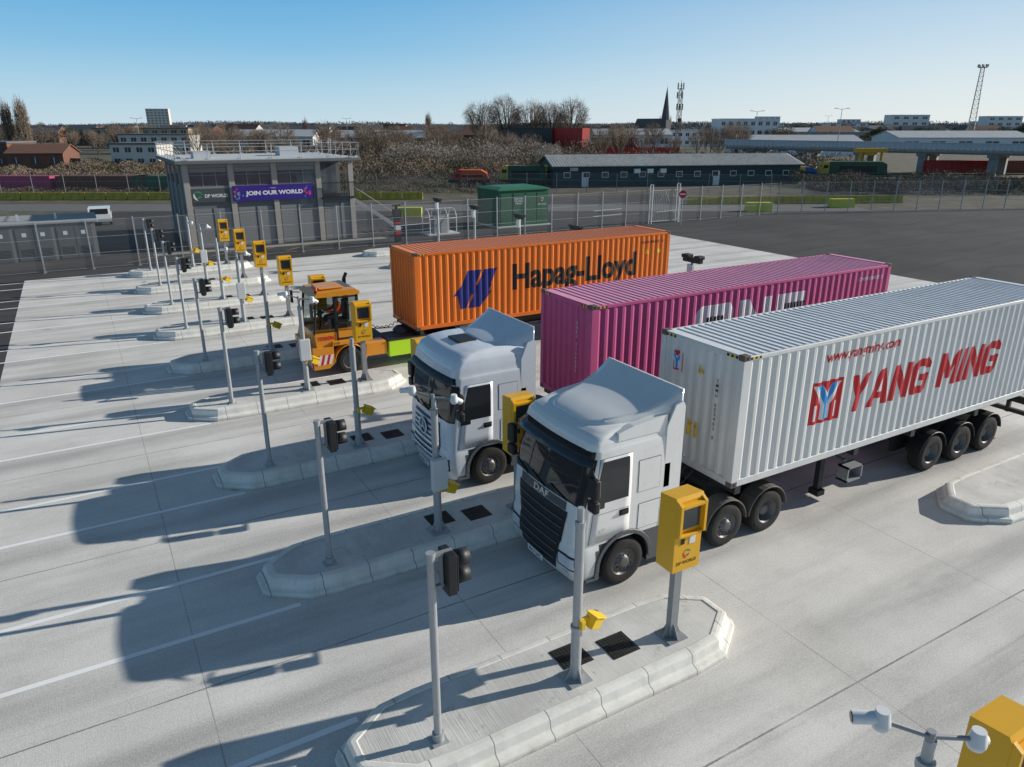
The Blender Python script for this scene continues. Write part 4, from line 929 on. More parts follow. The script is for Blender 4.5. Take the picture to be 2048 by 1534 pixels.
v,f=text2d('TRADE KEEPS\nTHE WORLD\nTURNING',w=.95,h=.55,bold=.015,cx=True); stamp('lettering',[(v,f,1.5,1.95,0,0)],None,facelet((0,-.05,0),'-y'),[signw],GS); v,f=text2d('DP WORLD',w=.85,h=.13,bold=.015); stamp('lettering',[(v,f,4.0,1.8,0,0)],None,facelet((0,-.05,0),'-y'),[signw],GS)
stamp('emblem',[(v,f,4.2,2.05,m,0) for v,f,m in emblem_items(.42,0)],None,facelet((0,-.05,0),'-y'),[signw,emb[1],signw],GS)
HE=thing('cycle_shelter','small white tubular enclosure on a concrete pad','shelter',loc=(24.6,56,0))
b=MB(); b.box((-.2,-.2,0),(2.6,1.7,.1),1)
for x in (0,.8,1.6,2.4):
    pr=None
    for i in range(13):
        a=pi*i/12; q=(x,.75-.75*math.cos(a),1.3+.75*math.sin(a))
        if pr: b.cyl(pr,q,.035,n=6)
        pr=q
    b.cyl((x,0,0),(x,0,1.3),.035,n=6); b.cyl((x,1.5,0),(x,1.5,1.3),.035,n=6)
b.cyl((0,0,1.3),(2.4,0,1.3),.03,n=6); b.cyl((0,1.5,1.3),(2.4,1.5,1.3),.03,n=6); b.cyl((0,.75,2.05),(2.4,.75,2.05),.03,n=6)
b.obj('frame',[white,lroof],HE)
b=MB(); b.box((.5,.3,.1),(1.9,1.2,1.4)); b.obj('cabinet',galvd,HE,bevel=.02)
BL=thing('access_column','dark column with white and red bands and camera head','access post',loc=(21,54.0,0))
b=MB(); b.box((-.2,-.2,0),(.2,.2,1.9),0); b.box((-.21,-.21,.6),(.21,.21,.85),1); b.box((-.21,-.21,.95),(.21,.21,1.3),2); b.box((-.21,-.21,1.4),(.21,.21,1.55),1); b.obj('column',[black,red,signw],BL)
b=MB(); b.box((-.28,-.28,1.9),(.28,.28,2.5)); b.cyl((0,0,2.5),(0,0,2.75),.12,n=12); b.box((-.35,-.06,2.72),(.35,.06,2.84)); b.obj('camera_head',black,BL,bevel=.03)
# ------------------------------------------------------------------ barriers, cars
yb=pmat('barrier_yellow',(.50,.40,.05),.7,0,.2,1,dirt=.45)
def jersey(L,loc,rot,label,name='concrete_barrier',mat=yb):
    r=MB(); r.ext([(-.3,0),(.3,0),(.3,.1),(.13,.35),(.09,.85),(-.09,.85),(-.13,.35),(-.3,.1)],'x',0,L)
    return r.obj(name,mat,None,loc=loc,rotz=rot,bevel=.02,label=label,category='barrier',group='yellow road barriers')
for i in range(24):
    p=W(91+.05*i,-72+i*2.55); jersey(2.45,p,-pi/6+.02,'weathered yellow concrete barrier beside the road')
for i in range(10):
    p=W(86+i*.2,20+i*2.55); jersey(2.45,p,-pi/6,'weathered yellow concrete barrier beside the road')
for (f,r_) in ((74,-11.5),(79,24.6),(83,35)):
    b=MB(); b.ext([(-.6,0),(.6,0),(.45,.9),(-.45,.9)],'x',0,2.6,0); b.box((.3,-.62,.0),(.6,.62,.12)); b.obj('water_filled_barrier',pmat('lime_yellow',(.60,.60,.05),.6),None,loc=W(f,r_),rotz=-.5,bevel=.06,label='bright yellow-green plastic barrier block on the road',category='barrier',group='plastic barrier blocks')
CR=thing('parked_car','white estate car parked behind the garages','car',loc=W(69,-37.9),rotz=math.radians(87))
b=MB(); prof=[(-2.2,.35),(2.2,.35),(2.25,.7),(2.1,.95),(1.2,1.05),(.6,1.5),(-1.7,1.52),(-2.15,1.0),(-2.25,.6)]
b.ext(prof,'y',-.88,.88); b.obj('body',white,CR,bevel=.1,seg=3)
b=MB(); b.ext([(1.1,1.06),(.58,1.45),(-1.6,1.47),(-1.95,1.06)],'y',-.895,.895); b.obj('window',glass,CR)
b=MB(); b.ext([(-2.17,1.05),(-1.78,1.45),(-1.74,1.45),(-2.10,1.02)],'y',-.7,.7); b.obj('rear_window',glass,CR)
for x in (-1.4,1.4):
    for sy in (-1,1): wheel(CR,x,sy*.80,.33,.33,.2,sy)
# ------------------------------------------------------------------ trees & vegetation
bark=pmat('bark',(.12,.09,.065),.9,0,.25,2); twigm=pmat('twig',(.25,.19,.145),.9,0,.3,1); everg=pmat('evergreen',(.035,.06,.022),.9,0,.4,1.5); blos=pmat('blossom_twig',(.38,.33,.28),.9,0,.3,.5); brush=pmat('brushwood',(.19,.135,.09),.95,0,.4,.3); brush2=pmat('bramble',(.085,.08,.04),.95,0,.4,.3)
def crown_tree(seed,H,wid=.38,nl=13,n2=7,n3=7,n4=3,tr=.022,rw=.028,low=.30):
    rnd=random.Random(seed); A=MB(); Bt=MB(); C=Vector((0,0,H*(low+(1-low)*.5))); Rr=Vector((wid*H,wid*H,(1-low)*.5*H))
    lump=[rnd.uniform(.80,1.08) for _ in range(12)]
    def surf(d,k):
        az=int((math.atan2(d.y,d.x)+pi)/(2*pi)*11.99); s=k*lump[az]; return C+Vector((d.x*Rr.x,d.y*Rr.y,d.z*Rr.z))*s
    def limb(tgt,p,q,r0,r1,n,seg=3,sag=.12):
        m=(q-p).length*sag; pr=p; out=[p]
        for i in range(1,seg+1):
            t=i/seg; c=p.lerp(q,t)+Vector((0,0,-1))*m*math.sin(pi*t)+Vector((rnd.uniform(-1,1),rnd.uniform(-1,1),rnd.uniform(-1,1)))*m*.35*(t<1)
            tgt.cyl(pr,c,r0+(r1-r0)*(i-1)/seg,r0+(r1-r0)*i/seg,n=n,caps=False); pr=c; out.append(c)
        return out
    def jit(d,k):
        v=(d+Vector((rnd.gauss(0,k),rnd.gauss(0,k),rnd.gauss(0,k)))).normalized(); return v
    tp=limb(A,Vector((0,0,0)),Vector((rnd.uniform(-.2,.2),rnd.uniform(-.2,.2),H*.62)),H*tr,H*tr*.35,8,5,.02)
    for i in range(nl):
        z=-.35+1.3*(i+.5)/nl; a=i*2.4+rnd.uniform(-.3,.3); h=math.sqrt(max(0,1-min(1,z)**2)); d=Vector((h*math.cos(a),h*math.sin(a),min(1,z))).normalized()
        st=tp[1+int(3.5*(i/nl))]; L1=limb(A,st,surf(d,.55),H*tr*.38,H*tr*.18,5,3,.14)
        for j in range(n2):
            d2=jit(d,.30); L2=limb(Bt,L1[1+j%3],surf(d2,rnd.uniform(.72,.86)),H*tr*.16,rw,3,3,.08)
            for k in range(n3):
                d3=jit(d2,.22); s3=L2[1+k%3]; e3=surf(d3,rnd.uniform(.86,1.03)); L3=limb(Bt,s3,e3,rw,rw*.6,3,2,.06)
                for m in range(n4):
                    q0_=L3[1+m%2]; q1_=q0_+(jit((e3-s3).normalized(),.5))*rnd.uniform(.5,1.2)*H/16; s=(q1_-q0_).cross(Vector((rnd.random(),rnd.random(),.3))).normalized()*rw*.8; Bt.add([q0_-s,q0_+s,q1_],[(0,1,2)])
    return A,Bt
def tree_thing(seed,H,label,group='bare winter trees',**k):
    A,B_=crown_tree(seed,H,**k); r=thing('bare_tree',label,'tree',group=group)
    A.obj('trunk',bark,r,recalc=False); B_.obj('crown',twigm,r,recalc=False); return r
big=[tree_thing(11,17,'large bare rounded tree with fine twigs'),tree_thing(12,17,'large bare rounded tree with fine twigs',wid=.35)]
sm=[tree_thing(13,9,'leafless young tree in the scrub',nl=10,n2=5,n3=5,wid=.36,rw=.028),tree_thing(14,9,'leafless young tree in the scrub',nl=10,n2=5,n3=5,wid=.42,rw=.028)]
pop=tree_thing(15,16,'tall narrow leafless poplar',wid=.12,nl=18,n2=6,n3=4,low=.10,rw=.035)
first=set()
def place(o,f,r_,s=1):
    if o.name not in first: first.add(o.name); n=o; n.location=W(f,r_)
    else: n=dup(o,W(f,r_))
    n.rotation_euler=(0,0,random.uniform(0,6.28)); n.scale=(s,s,s); return n
for i,(u,s) in enumerate(((960,.93),(1012,1.02),(1062,.96),(1102,.92),(1142,1.0))):
    place(big[i%2],240+random.uniform(-6,6),(u-1024)/1558*240,s)
for u,f,s in ((15,205,.93),(45,205,.98),(857,330,.85),(610,300,.7)): place(pop,f,(u-1024)/1558*f,s)
for i in range(90):
    u=random.choice((random.uniform(380,930),random.uniform(600,1250),random.uniform(0,330),random.uniform(380,930),random.uniform(1150,1480))); f=random.uniform(165,310)
    if u<380: f=random.uniform(215,320)
    place(sm[i%2],f,(u-1024)/1558*f,random.uniform(.65,1.1))
def clump(seed,n,w,h,mats,thin=.25,size=.35,z0=.15):
    rng=np.random.RandomState(seed); b=MB(); cs=[(rng.uniform(-.5,.5)*w,rng.uniform(-.5,.5)*w,h*(z0+.25+rng.rand()*.5),rng.uniform(.22,.42)*w) for _ in range(7)]
    for i in range(n):
        c=cs[rng.randint(7)]; d=rng.normal(size=3); d/=np.linalg.norm(d); p=np.array(c[:3])+d*c[3]*rng.uniform(.5,1.05)*np.array([1,1,h/w*.7])
        if p[2]<.1: p[2]=abs(p[2])+.1
        a=rng.normal(size=3); a/=np.linalg.norm(a); e=np.cross(a,rng.normal(size=3)); e/=np.linalg.norm(e)
        b.add([p-a*size,p+a*size*.6+e*size*thin,p+e*size*thin*-.6+a*size],[(0,1,2)],rng.randint(len(mats)))
    b.cyl((0,0,0),(0,0,h*.5),.05*h*.6,.03*h*.4,n=5,m=0); return b
darkg=pmat('pine_dark',(.03,.045,.022),.9,0,.4,1.5)
fars=[('leafless_tree',clump(1,1500,9,10,[twigm,bark]).obj('leafless_tree',[twigm,bark],recalc=False)),('leafless_tree',clump(2,1500,10,9,[twigm,brush]).obj('leafless_tree',[twigm,brush],recalc=False)),('evergreen_tree',clump(3,1500,7,10,[everg,darkg],.6).obj('evergreen_tree',[everg,darkg],recalc=False)),('evergreen_tree',clump(4,1300,9,8,[everg,brush2],.6).obj('evergreen_tree',[everg,brush2],recalc=False))]
for n,o in fars: o['label']='distant leafless tree among the roofs' if n[0]=='l' else 'distant dark evergreen tree among the roofs'; o['category']='tree'; o['group']='distant town trees'
for i in range(220):
    n,o=fars[random.choice((0,0,1,1,2,3))]; f=random.uniform(300,900)*(.9 if i%2 else 1.3); u=random.uniform(-60,2100)
    if f<420 and 1160<u<1500: continue
    c=o if o.name not in first else o.copy()
    if o.name in first: COL.objects.link(c)
    first.add(o.name); s=random.uniform(.55,.95)*(1+f/2200); c.location=W(f,(u-1024)/1558*f); c.scale=(s*1.2,s*1.2,s*random.uniform(.8,1.0)); c.rotation_euler=(0,0,random.uniform(0,6))
def scrub(name,label,n,region,hfun,mats,size=.45,seed=3):
    rng=np.random.RandomState(seed); V=np.zeros((n*3,3)); 
    fr=rng.uniform(region[0],region[1],n); rr=rng.uniform(region[2],region[3],n)
    H=hfun(fr,rr); z=H*rng.rand(n)**.6
    x=.5*fr+.866*rr; y=.866*fr-.5*rr
    P=np.stack([x,y,z],1); a=rng.normal(size=(n,3)); a[:,2]+=.6; a/=np.linalg.norm(a,axis=1)[:,None]; e=np.cross(a,rng.normal(size=(n,3))); e/=np.linalg.norm(e,axis=1)[:,None]
    V[0::3]=P-a*size; V[1::3]=P+a*size*.8+e*size*.16; V[2::3]=P+a*size*.9-e*size*.16
    me=bpy.data.meshes.new(name); me.vertices.add(n*3); me.vertices.foreach_set('co',V.ravel()); me.loops.add(n*3); me.loops.foreach_set('vertex_index',np.arange(n*3)); me.polygons.add(n); me.polygons.foreach_set('loop_start',np.arange(n)*3); me.polygons.foreach_set('loop_total',np.full(n,3))
    for m in mats: me.materials.append(m)
    lump=(np.sin(fr*.35+rr*.2)+np.sin(rr*.5)+rng.normal(size=n)*.5)
    me.polygons.foreach_set('material_index',np.clip(((lump+2)/4*len(mats)).astype(int),0,len(mats)-1)); me.update(calc_edges=True); me.validate()
    o=bpy.data.objects.new(name,me); COL.objects.link(o); o['kind']='stuff'; o['label']=label; o['category']='scrub'; return o
lum=lambda a,b,s:(lambda f,r:np.clip((a+b*(np.sin(f*.22*s+1.3*np.sin(r*.13*s))*np.sin(r*.31*s+.7)+.5*np.sin(r*.9*s+f*.5)))*np.where(r<-50,.55,1.),.2,9))
scrub('scrub','brown leafless brushwood along the railway land',90000,(116,165,-90,12),lum(2.3,1.2,1),[brush,twigm,brush2],.34,3)
scrub('scrub','brown leafless brushwood along the railway land',40000,(165,250,-82,20),lum(3.6,1.3,.7),[brush,twigm,brush2],.55,4)
scrub('blossom_thicket','pale blossoming blackthorn thicket behind the sidings',36000,(150,180,-26,10),lum(4.0,1.4,1),[blos,blos,twigm],.28,5)
scrub('scrub','low brown brushwood behind the yard fence',30000,(98,116,42,80),lum(1.3,.8,1.5),[brush,brush2,twigm],.25,6)
scrub('scrub','low brown brushwood behind the yard fence',16000,(125,170,8,60),lum(2.8,1.0,1),[brush,twigm],.45,8)
scrub('scrub','low weeds along the palisade fence',18000,(99,112,-80,0),lum(.7,.5,1.5),[brush,brush2],.2,9)
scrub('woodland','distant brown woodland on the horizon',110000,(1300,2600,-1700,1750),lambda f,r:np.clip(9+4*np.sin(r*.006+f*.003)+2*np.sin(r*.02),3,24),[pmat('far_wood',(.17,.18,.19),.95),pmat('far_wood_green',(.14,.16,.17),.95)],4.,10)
# ------------------------------------------------------------------ background buildings
brick=pmat('brick_brown',(.19,.085,.055),.85,0,.2,.8); slate=pmat('slate_roof',(.14,.14,.145),.7,0,.15,.6); tile=pmat('tile_roof',(.19,.095,.065),.8,0,.2,.6); rend=pmat('render_pale',(.66,.63,.57),.8,0,.08,.4); pale=pmat('cladding_pale',(.74,.75,.76),.6,0,.06,.3); metr=pmat('metal_roof',(.52,.53,.54),.5,.1,.12,.3,dirt=.3)
gb=glassm('far_window',(.03,.035,.045),.1)
def house(name,label,cat,loc,rot,w,d,h,rh,wm,rm,nw=4,ns=2,group=None,hip=0):
    r=thing(name,label,cat,loc=loc,rotz=rot,group=group)
    b=MB(); b.box((0,0,0),(w,d,h))
    if rh>0: b.ext([(0,h),(d,h),(d/2,h+rh-.05)],'x',0.02,w-.02)
    b.obj('wall',wm,r)
    b=MB()
    if rh>0:
        o=.35; b.ext([(-o,h-.1),(d/2,h+rh),(d+o,h-.1),(d+o,h+.08),(d/2,h+rh+.2),(-o,h+.08)],'x',-.3,w+.3)
    else: b.box((-.2,-.2,h),(w+.2,d+.2,h+.35))
    b.obj('roof',rm,r)
    for s in range(ns):
        for i in range(nw):
            b=MB(); ww=w/nw*.5; x=w/nw*(i+.5)-ww/2; z=h/ns*(s+.33); b.box((x,-.04,z),(x+ww,.003,z+h/ns*.42)); b.box((x+ww*.47,-.06,z),(x+ww*.53,-.039,z+h/ns*.42),1); b.obj('window',[gb,white],r)
    return r
R0=-pi/6
house('brick_building','low brown brick block with flat roof','building',W(162,-120),R0,14,10,4.9,0,brick,slate,4,2)
house('brick_building','low brown brick block with gabled roof','building',W(158,-104),R0+.12,11,8,3.0,1.6,brick,tile,3,1)
house('office_block','small white-fronted office with dark windows','building',W(165,-86),R0,10,8,4.6,0,rend,slate,4,2)
house('apartment_block','long buff apartment block with flat roof','building',W(300,-162),R0,37,10,7.2,0,pmat('buff_brick',(.46,.36,.24),.8),slate,10,3)
house('apartment_block','pale low apartment block with flat roof','building',W(240,-122),R0,22,9,5.6,0,rend,slate,7,2)
house('tower_block','tall white residential tower block','building',W(900,-421),R0+.3,24,18,26,0,rend,pale,6,9)
house('industrial_building','white modern office with glazed stepped upper floors','building',W(330,88),R0,25,14,10.8,0,pale,white,8,3)
house('industrial_building','long white low office wing','building',W(325,66),R0,24,10,6.2,0,pale,metr,8,2)
house('warehouse','wide pale metal warehouse beyond the railway','building',W(420,118),R0,70,25,5,2,pale,metr,6,1)
house('warehouse','grey metal-roofed warehouse beyond the railway','building',W(300,32),R0,30,20,5.0,2,pale,metr,5,1)
house('warehouse','grey metal-roofed warehouse beyond the railway','building',W(260,130),R0,45,20,4.5,2,pale,metr,5,1)
house('warehouse','long low warehouse with pale roof beyond the bridge','building',W(225,66),R0,36,14,4.0,1.6,pale,metr,7,1)
house('warehouse','low workshop with pale roof','building',W(262,-60),R0,30,12,4.5,2.2,brick,metr,5,1)
house('warehouse','low workshop with pale roof','building',W(280,-102),R0,30,14,4.6,2.2,rend,metr,6,1)
for i in range(5): house('terraced_house','brick house with steep dark gabled roof','house',W(300+i*1.,-45+i*6.4),R0+.05+pi/2*0,6.0,9,4.8,3.2,brick,slate if i%2 else tile,2,2,group='gabled brick houses')
for i in range(60):
    f=random.uniform(330,700); u=random.choice((random.uniform(0,780),random.uniform(0,2048),random.uniform(380,900)))
    house('terraced_house',random.choice(['brick house with tiled gable roof','pale rendered house with slate roof']),'house',W(f,(u-1024)/1558*f),R0+random.uniform(-.6,.6),random.uniform(9,26),9,random.uniform(4.6,6),3,random.choice((brick,rend,rend,pale)),random.choice((slate,tile,slate)),4,2,group='houses of the distant town')
for i in range(10):
    f=random.uniform(900,1800); u=random.uniform(1500,2080); house('distant_block','pale block far across the town','building',W(f,(u-1024)/1558*f),R0,random.uniform(20,60),20,random.uniform(10,22),0,pale,slate,4,3,group='far blocks on the horizon')
dgreen=pmat('cladding_dark_green',(.022,.05,.055),.6,0,.12,.5); corrr=pmat('corrugated_pale_roof',(.52,.52,.50),.7,0,.22,.35,dirt=.5)
GW=thing('railway_workshop','long dark green workshop with pale corrugated roof','building',loc=W(110,6),rotz=-.352)
b=MB(); b.box((0,0,0),(38.5,10,2.95)); b.ext([(0,2.95),(10,2.95),(5,4.15)],'x',.02,38.48); b.obj('wall',dgreen,GW)
b=MB(); b.ext([(-.5,2.88),(5,4.22),(10.5,2.88),(10.5,2.98),(5,4.36),(-.5,2.98)],'x',-.4,38.9)
for i in range(90): b.box((-.3+i*.435,-.5,3.0),(-.24+i*.435,5.2,3.04),0,Matrix.Rotation(.2442,3,'X'),about=(0,-.5,2.99))
b.obj('roof',corrr,GW)
for i in range(13):
    b=MB(); x=1.5+i*2.85; b.box((x,-.06,1.3),(x+1.0,.003,2.1)); b.box((x+.08,-.08,1.38),(x+.92,-.059,2.02),1); b.obj('window',[white,gb],GW)
for i,x in enumerate((4.2,14,24.5,33)):
    b=MB(); b.box((x,-.05,0),(x+1.0,.003,2.1)); b.obj('door',pmat('door_green',(.03,.09,.08),.6) if i%2 else white,GW)
for i in range(3):
    b=MB(); b.box((12+i*2,-.5,1.9),(12.9+i*2,.003,2.5)); b.obj('air_conditioner',white,GW)
v,f=text2d('5000',w=1.2,h=.5,bold=.03); stamp('lettering',[(v,f,2.4,2.25,0,0)],None,facelet((0,-.09,0),'-y'),[signw],GW)
for i in range(5):
    b=MB(); b.box((-.06,4.0,.4+i*.55),(.003,6.0,.7+i*.55)); b.obj('gable_stripe',camyel,GW)
def flat_loco(label,name,cat,loc,L,H,mats,cabs=True):
    r=thing(name,label,cat,loc=loc,rotz=R0-.03)
    b=MB(); b.ext([(.0,.5),(L,.5),(L,1.0),(0,1.0)],'y',0,2.6); b.obj('underframe',chass,r)
    b=MB(); b.ext([(.6,1.0),(L-.6,1.0),(L-.8,H-.4),(L-1.6,H),(1.6,H),(.8,H-.4)],'y',.2,2.4); b.obj('body',mats[0],r,bevel=.06)
    b=MB(); b.ext([(.58,1.0),(1.9,1.0),(1.9,H+.02),(1.5,H+.02),(.78,H-.38)],'y',.18,2.42); b.obj('cab_end',mats[1],r)
    b=MB(); b.box((1.0,.15,H-1.0),(1.7,.19,H-.5)); b.obj('window',glass,r)
    b=MB(); b.box((L*.3,.17,1.3),(L*.8,.21,H-.7)); b.obj('side_grille',black,r)
    for x in (1.4,2.8,L-2.8,L-1.4): wheel(r,x,.5,.45,.45,.15,-1)
    return r
lg=pmat('loco_green',(.03,.09,.045),.6,0,.2,1,dirt=.4); ly=pmat('loco_yellow',(.55,.42,.06),.6,0,.2,1,dirt=.4)
flat_loco('green and yellow diesel locomotive on the siding','locomotive','locomotive',W(112,-2.5),8.2,2.9,[lg,ly])
flat_loco('orange rail wagon parked on the siding','rail_wagon','rail wagon',W(112,-9.4),6.4,2.3,[pmat('wagon_orange',(.66,.10,.02),.6,0,.2,1),red])
flat_loco('green and yellow diesel locomotive beyond the workshop','locomotive','locomotive',W(125,50),12,2.9,[lg,ly])
flat_loco('blue and green rail vehicle beyond the workshop','rail_wagon','rail wagon',W(122,45),4.5,2.2,[pmat('wagon_blue',(.03,.10,.28),.6),ly])
def minibox(loc,rot,col,label,nm='shipping_container',H=2.6):
    m=pmat('far_box_'+col[0],col[1],.6,0,.12,.7,dirt=.3); b=MB(); sb=corr(0,12.2,.6,.06); b.rings([[(s,d,0) for s,d in sb]+[(12.2,2.44,0),(0,2.44,0)],[(s,d,H) for s,d in sb]+[(12.2,2.44,H),(0,2.44,H)]],0,False)
    b.box((-.02,-.02,H-.12),(12.22,.1,H+.02)); b.box((-.02,-.02,0),(12.22,.1,.15)); b.box((-.02,-.03,.0),(.15,.12,H)); b.box((12.05,-.03,.0),(12.22,.12,H))
    return b.obj(nm,m,None,loc=loc,rotz=rot,label=label,category='shipping container',group='stacked containers beyond the railway')
rc=('red',(.50,.035,.03)); dk=('dark',(.06,.065,.07)); pk=('pink',(.46,.06,.16)); gr=('green',(.03,.13,.07)); bn=('brown',(.18,.055,.035))
for i,(dr,z,c) in enumerate([(2,0,bn),(2,2.62,dk),(2,5.24,dk)]):
    p=W(196,dr-4); minibox((p[0],p[1],z),R0,c,'stacked %s steel container beyond the railway'%c[0])
for i,(z,c) in enumerate([(0,dk),(2.62,rc),(5.24,rc)]):
    p=W(198,9.5); minibox((p[0],p[1],z),R0-.9,c,'stacked %s steel container beyond the railway'%c[0])
for i,(dr,z,c) in enumerate([(27.5,0,rc),(27.5,2.62,bn),(18.5,0,bn),(40,0,rc)]):
    p=W(215+i,dr-5); minibox((p[0],p[1],z),R0,c,'stacked %s steel container beyond the railway'%c[0])
for i,(c,rr) in enumerate([(pk,-76),(bn,-63),(gr,-52.5)]):
    p=W(105,rr); minibox((p[0],p[1],.2),R0,c,'faded low %s wagon load on the siding'%c[0],H=1.7)
for i,c in enumerate([rc,bn,rc]):
    p=W(140,76+i*12.6); minibox((p[0],p[1],.2),R0,c,'%s container beneath the road bridge'%c[0],H=2.2)
# overpass
A=Vector(W(170,47)); Bv=Vector(W(118,98)); L=(Bv-A).length; an=math.atan2(Bv.y-A.y,Bv.x-A.x)
OV=thing('road_bridge','long pale concrete road bridge with corrugated metal parapet on piers','bridge',loc=A,rotz=an)
bc=pmat('bridge_concrete',(.34,.34,.33),.8,0,.12,.5,dirt=.3)
b=MB(); b.box((0,0,3.6),(L,9,4.4)); b.box((0,-.5,3.9),(L,0,4.5)); b.obj('deck',bc,OV)
b=MB(); pr=corr(0,L,.9,.12); b.rings([[(s,-.6+d,4.5) for s,d in pr],[(s,-.6+d,5.55) for s,d in pr]],0,False,False,False,wrap=False); b.box((0,-.68,5.5),(L,-.4,5.6)); b.obj('parapet',pmat('parapet_blue_grey',(.55,.59,.63),.55,0,.06,.5),OV)
for i in range(7):
    b=MB(); x=5+i*11.5; b.box((x,.8,0),(x+1.3,2.0,3.6)); b.box((x,7,0),(x+1.3,8.2,3.6)); b.box((x-.2,.2,3.1),(x+1.5,8.8,3.6)); b.obj('pier',bc,OV)
A2=Vector(W(400,105)); b=MB(); b.box((0,0,3.5),(150,8,5.3)); 
for i in range(9): b.box((5+i*17,1,0),(7+i*17,7,3.5))
b.obj('road_bridge',bc,None,loc=A2,rotz=R0-.1,label='distant pale road viaduct behind the warehouses',category='bridge')
def lattice(name,label,cat,loc,H,w,wt,mat,heads=None):
    r=thing(name,label,cat,loc=loc,rotz=.4); b=MB(); n=int(H/1.6); c=[(-1,-1),(1,-1),(1,1),(-1,1)]
    for i in range(n):
        z0=H*i/n; z1=H*(i+1)/n; a=(w+(wt-w)*z0/H)/2; d=(w+(wt-w)*z1/H)/2
        for j in range(4):
            p=(c[j][0]*a,c[j][1]*a,z0); q=(c[j][0]*d,c[j][1]*d,z1); k2=c[(j+1)%4]; b.cyl(p,q,.09,n=4,caps=False); b.cyl(p,(k2[0]*d,k2[1]*d,z1),.05,n=3,caps=False); b.cyl(q,(k2[0]*d,k2[1]*d,z1),.05,n=3,caps=False)
    b.obj('lattice_shaft',mat,r); return r
lt=lattice('floodlight_tower','tall pale lattice floodlight tower','floodlight tower',W(300,177),29,2.6,1.2,galvd)
b=MB(); b.box((-1.6,-1.6,28.9),(1.6,1.6,29.1)); 
for i in range(8): a=i*pi/4; b.box((1.6*math.cos(a)-.4,1.6*math.sin(a)-.25,29.3),(1.6*math.cos(a)+.4,1.6*math.sin(a)+.25,30.0)); b.cyl((1.6*math.cos(a),1.6*math.sin(a),29),(1.6*math.cos(a),1.6*math.sin(a),29.4),.06,n=4)
b.obj('floodlight_rack',galvd,lt)
tm=lattice('telecom_mast','dark lattice telecom mast with antennas','mast',W(250,53.4),19.5,1.3,.9,chass)
b=MB()
for z in (13,16.5,19.2):
    for i in range(3): a=i*2.09+z; b.box((1.0*math.cos(a)-.18,1.0*math.sin(a)-.12,z),(1.0*math.cos(a)+.18,1.0*math.sin(a)+.12,z+1.9)); b.cyl((0,0,z+1),(math.cos(a),math.sin(a),z+1),.06,n=4)
b.cyl((0,0,19.5),(0,0,22),.05,n=5); b.cyl((.6,0,10),(.9,0,10),.7,n=12); b.obj('antenna',chass,tm)
CS=thing('church','dark stone church with tall octagonal spire','church',loc=W(560,110),rotz=.2)
stone=pmat('dark_stone',(.13,.125,.125),.85,0,.15,.5)
b=MB(); b.box((-3,-3,0),(3,3,12)); b.box((-3,3,0),(3,26,8)); b.ext([(-3.4,8),(3.4,8),(0,13)],'y',3,26)
for sx in (-2.7,2.7):
    for sy in (-2.7,2.7): b.cyl((sx,sy,11.9),(sx,sy,15.5),.5,.02,n=6,smooth=False)
b.obj('tower',stone,CS); b=MB(); b.cyl((0,0,12),(0,0,34),3.1,.08,n=8,smooth=False); b.cyl((0,0,33.9),(0,0,35.2),.06,n=4)
b.obj('spire',stone,CS)
def lamp(f,r_,H,double=True):
    o=thing('street_lamp','tall slender street lamp with twin arms','street lamp',loc=W(f,r_),rotz=R0,group='street lamps along the road'); b=MB(); b.cyl((0,0,0),(0,0,H),.13,.07,n=6); b.cyl((0,0,H),(1.5,0,H+.25),.05,n=4); b.cyl((0,0,H),(-1.5,0,H+.25),.05,n=4); b.obj('pole',galvd,o)
    for s in (-1,1):
        b=MB(); b.box((min(s*1.3,s*2.1),-.15,H+.2),(max(s*1.3,s*2.1),.15,H+.35)); b.obj('lamp_head',galv,o)
lamp(230,72,12.2); lamp(215,90.5,12.6); lamp(330,-70,11); lamp(260,-125,10.5); lamp(420,170,13)
YG=thing('yellow_gantry','yellow steel maintenance gantry beside the sidings','gantry',loc=W(135,61),rotz=R0)
b=MB(); b.box((0,0,0),(.5,.5,4.2)); b.box((-.8,-.4,4.0),(4.6,1.0,4.7)); b.box((1.2,0,3.5),(2.8,.6,4.0)); b.box((3.8,0,2.6),(4.1,.4,4.0)); b.obj('frame',pmat('gantry_yellow',(.62,.36,.02),.6),YG,bevel=.04)
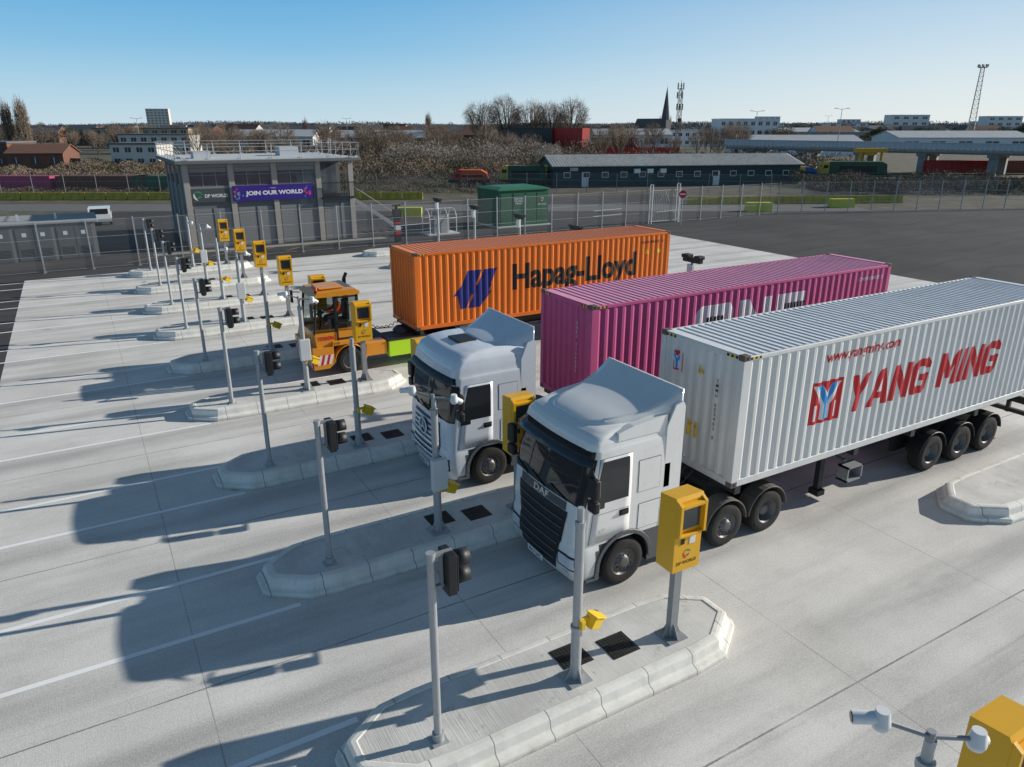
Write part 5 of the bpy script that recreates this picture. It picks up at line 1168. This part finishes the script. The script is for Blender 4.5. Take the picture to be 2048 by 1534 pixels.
# ------------------------------------------------------------------ world, sun, camera
el=math.radians(21.5); sh=math.radians(12)
sd=Vector((math.cos(sh)*math.cos(el),-math.sin(sh)*math.cos(el),math.sin(el)))
w=bpy.data.worlds.new('World'); SC.world=w; w.use_nodes=True; nt=w.node_tree; bg=nt.nodes['Background']
sk=nt.nodes.new('ShaderNodeTexSky'); sk.sky_type='NISHITA'; sk.sun_disc=False; sk.sun_elevation=el; sk.sun_rotation=math.atan2(sd.x,sd.y); sk.air_density=1.; sk.dust_density=.1; sk.ozone_density=2.5
tc=nt.nodes.new('ShaderNodeTexCoord').outputs['Generated']; sp=nt.nodes.new('ShaderNodeSeparateXYZ'); nt.links.new(tc,sp.inputs[0])
cr=nt.nodes.new('ShaderNodeValToRGB'); nt.links.new(sp.outputs[2],cr.inputs[0]); ce=cr.color_ramp.elements
stops=[(0.,(.56,.73,.84)),(.04,(.42,.66,.83)),(.09,(.23,.53,.80)),(.15,(.12,.42,.75)),(.30,(.075,.17,.30)),(1.,(.055,.085,.13))]
ce[0].position=0; ce[0].color=(*stops[0][1],1); ce[1].position=1; ce[1].color=(*stops[-1][1],1)
for p_,c_ in stops[1:-1]:
    e=ce.new(p_); e.color=(*c_,1)
dn=nt.nodes.new('ShaderNodeVectorMath'); dn.operation='DOT_PRODUCT'; nt.links.new(tc,dn.inputs[0]); dn.inputs[1].default_value=(math.cos(sh),-math.sin(sh),0)
glow=MA(nt,'MULTIPLY',RNG(nt,dn.outputs['Value'],.0,1.),RNG(nt,sp.outputs[2],.0,.30,1.,.15))
c=MIX(nt,MA(nt,'MULTIPLY',glow,.75),cr.outputs[0],(.90,.90,.88))
c=MIX(nt,1.,c,(10,10,10),'MULTIPLY'); c=MIX(nt,.12,c,sk.outputs[0])
nt.links.new(c,bg.inputs[0]); bg.inputs[1].default_value=.10
sl=bpy.data.lights.new('sun','SUN'); sl.energy=5.; sl.angle=math.radians(.5); sl.color=(1,.95,.86); so=bpy.data.objects.new('sun',sl); COL.objects.link(so); so.rotation_euler=(-sd).to_track_quat('-Z','Y').to_euler(); so.location=(40,-20,60)
cd=bpy.data.cameras.new('camera'); cd.sensor_width=36; cd.lens=1470/2048*36; cd.clip_end=12000; cd.clip_start=.1
co=bpy.data.objects.new('camera',cd); COL.objects.link(co); co.location=(0,0,8.55); co.rotation_euler=(pi/2-math.atan(517/1470),0,-math.radians(30)); SC.camera=co
SC.view_settings.view_transform='Standard'; SC.view_settings.look='None'; SC.view_settings.exposure=0
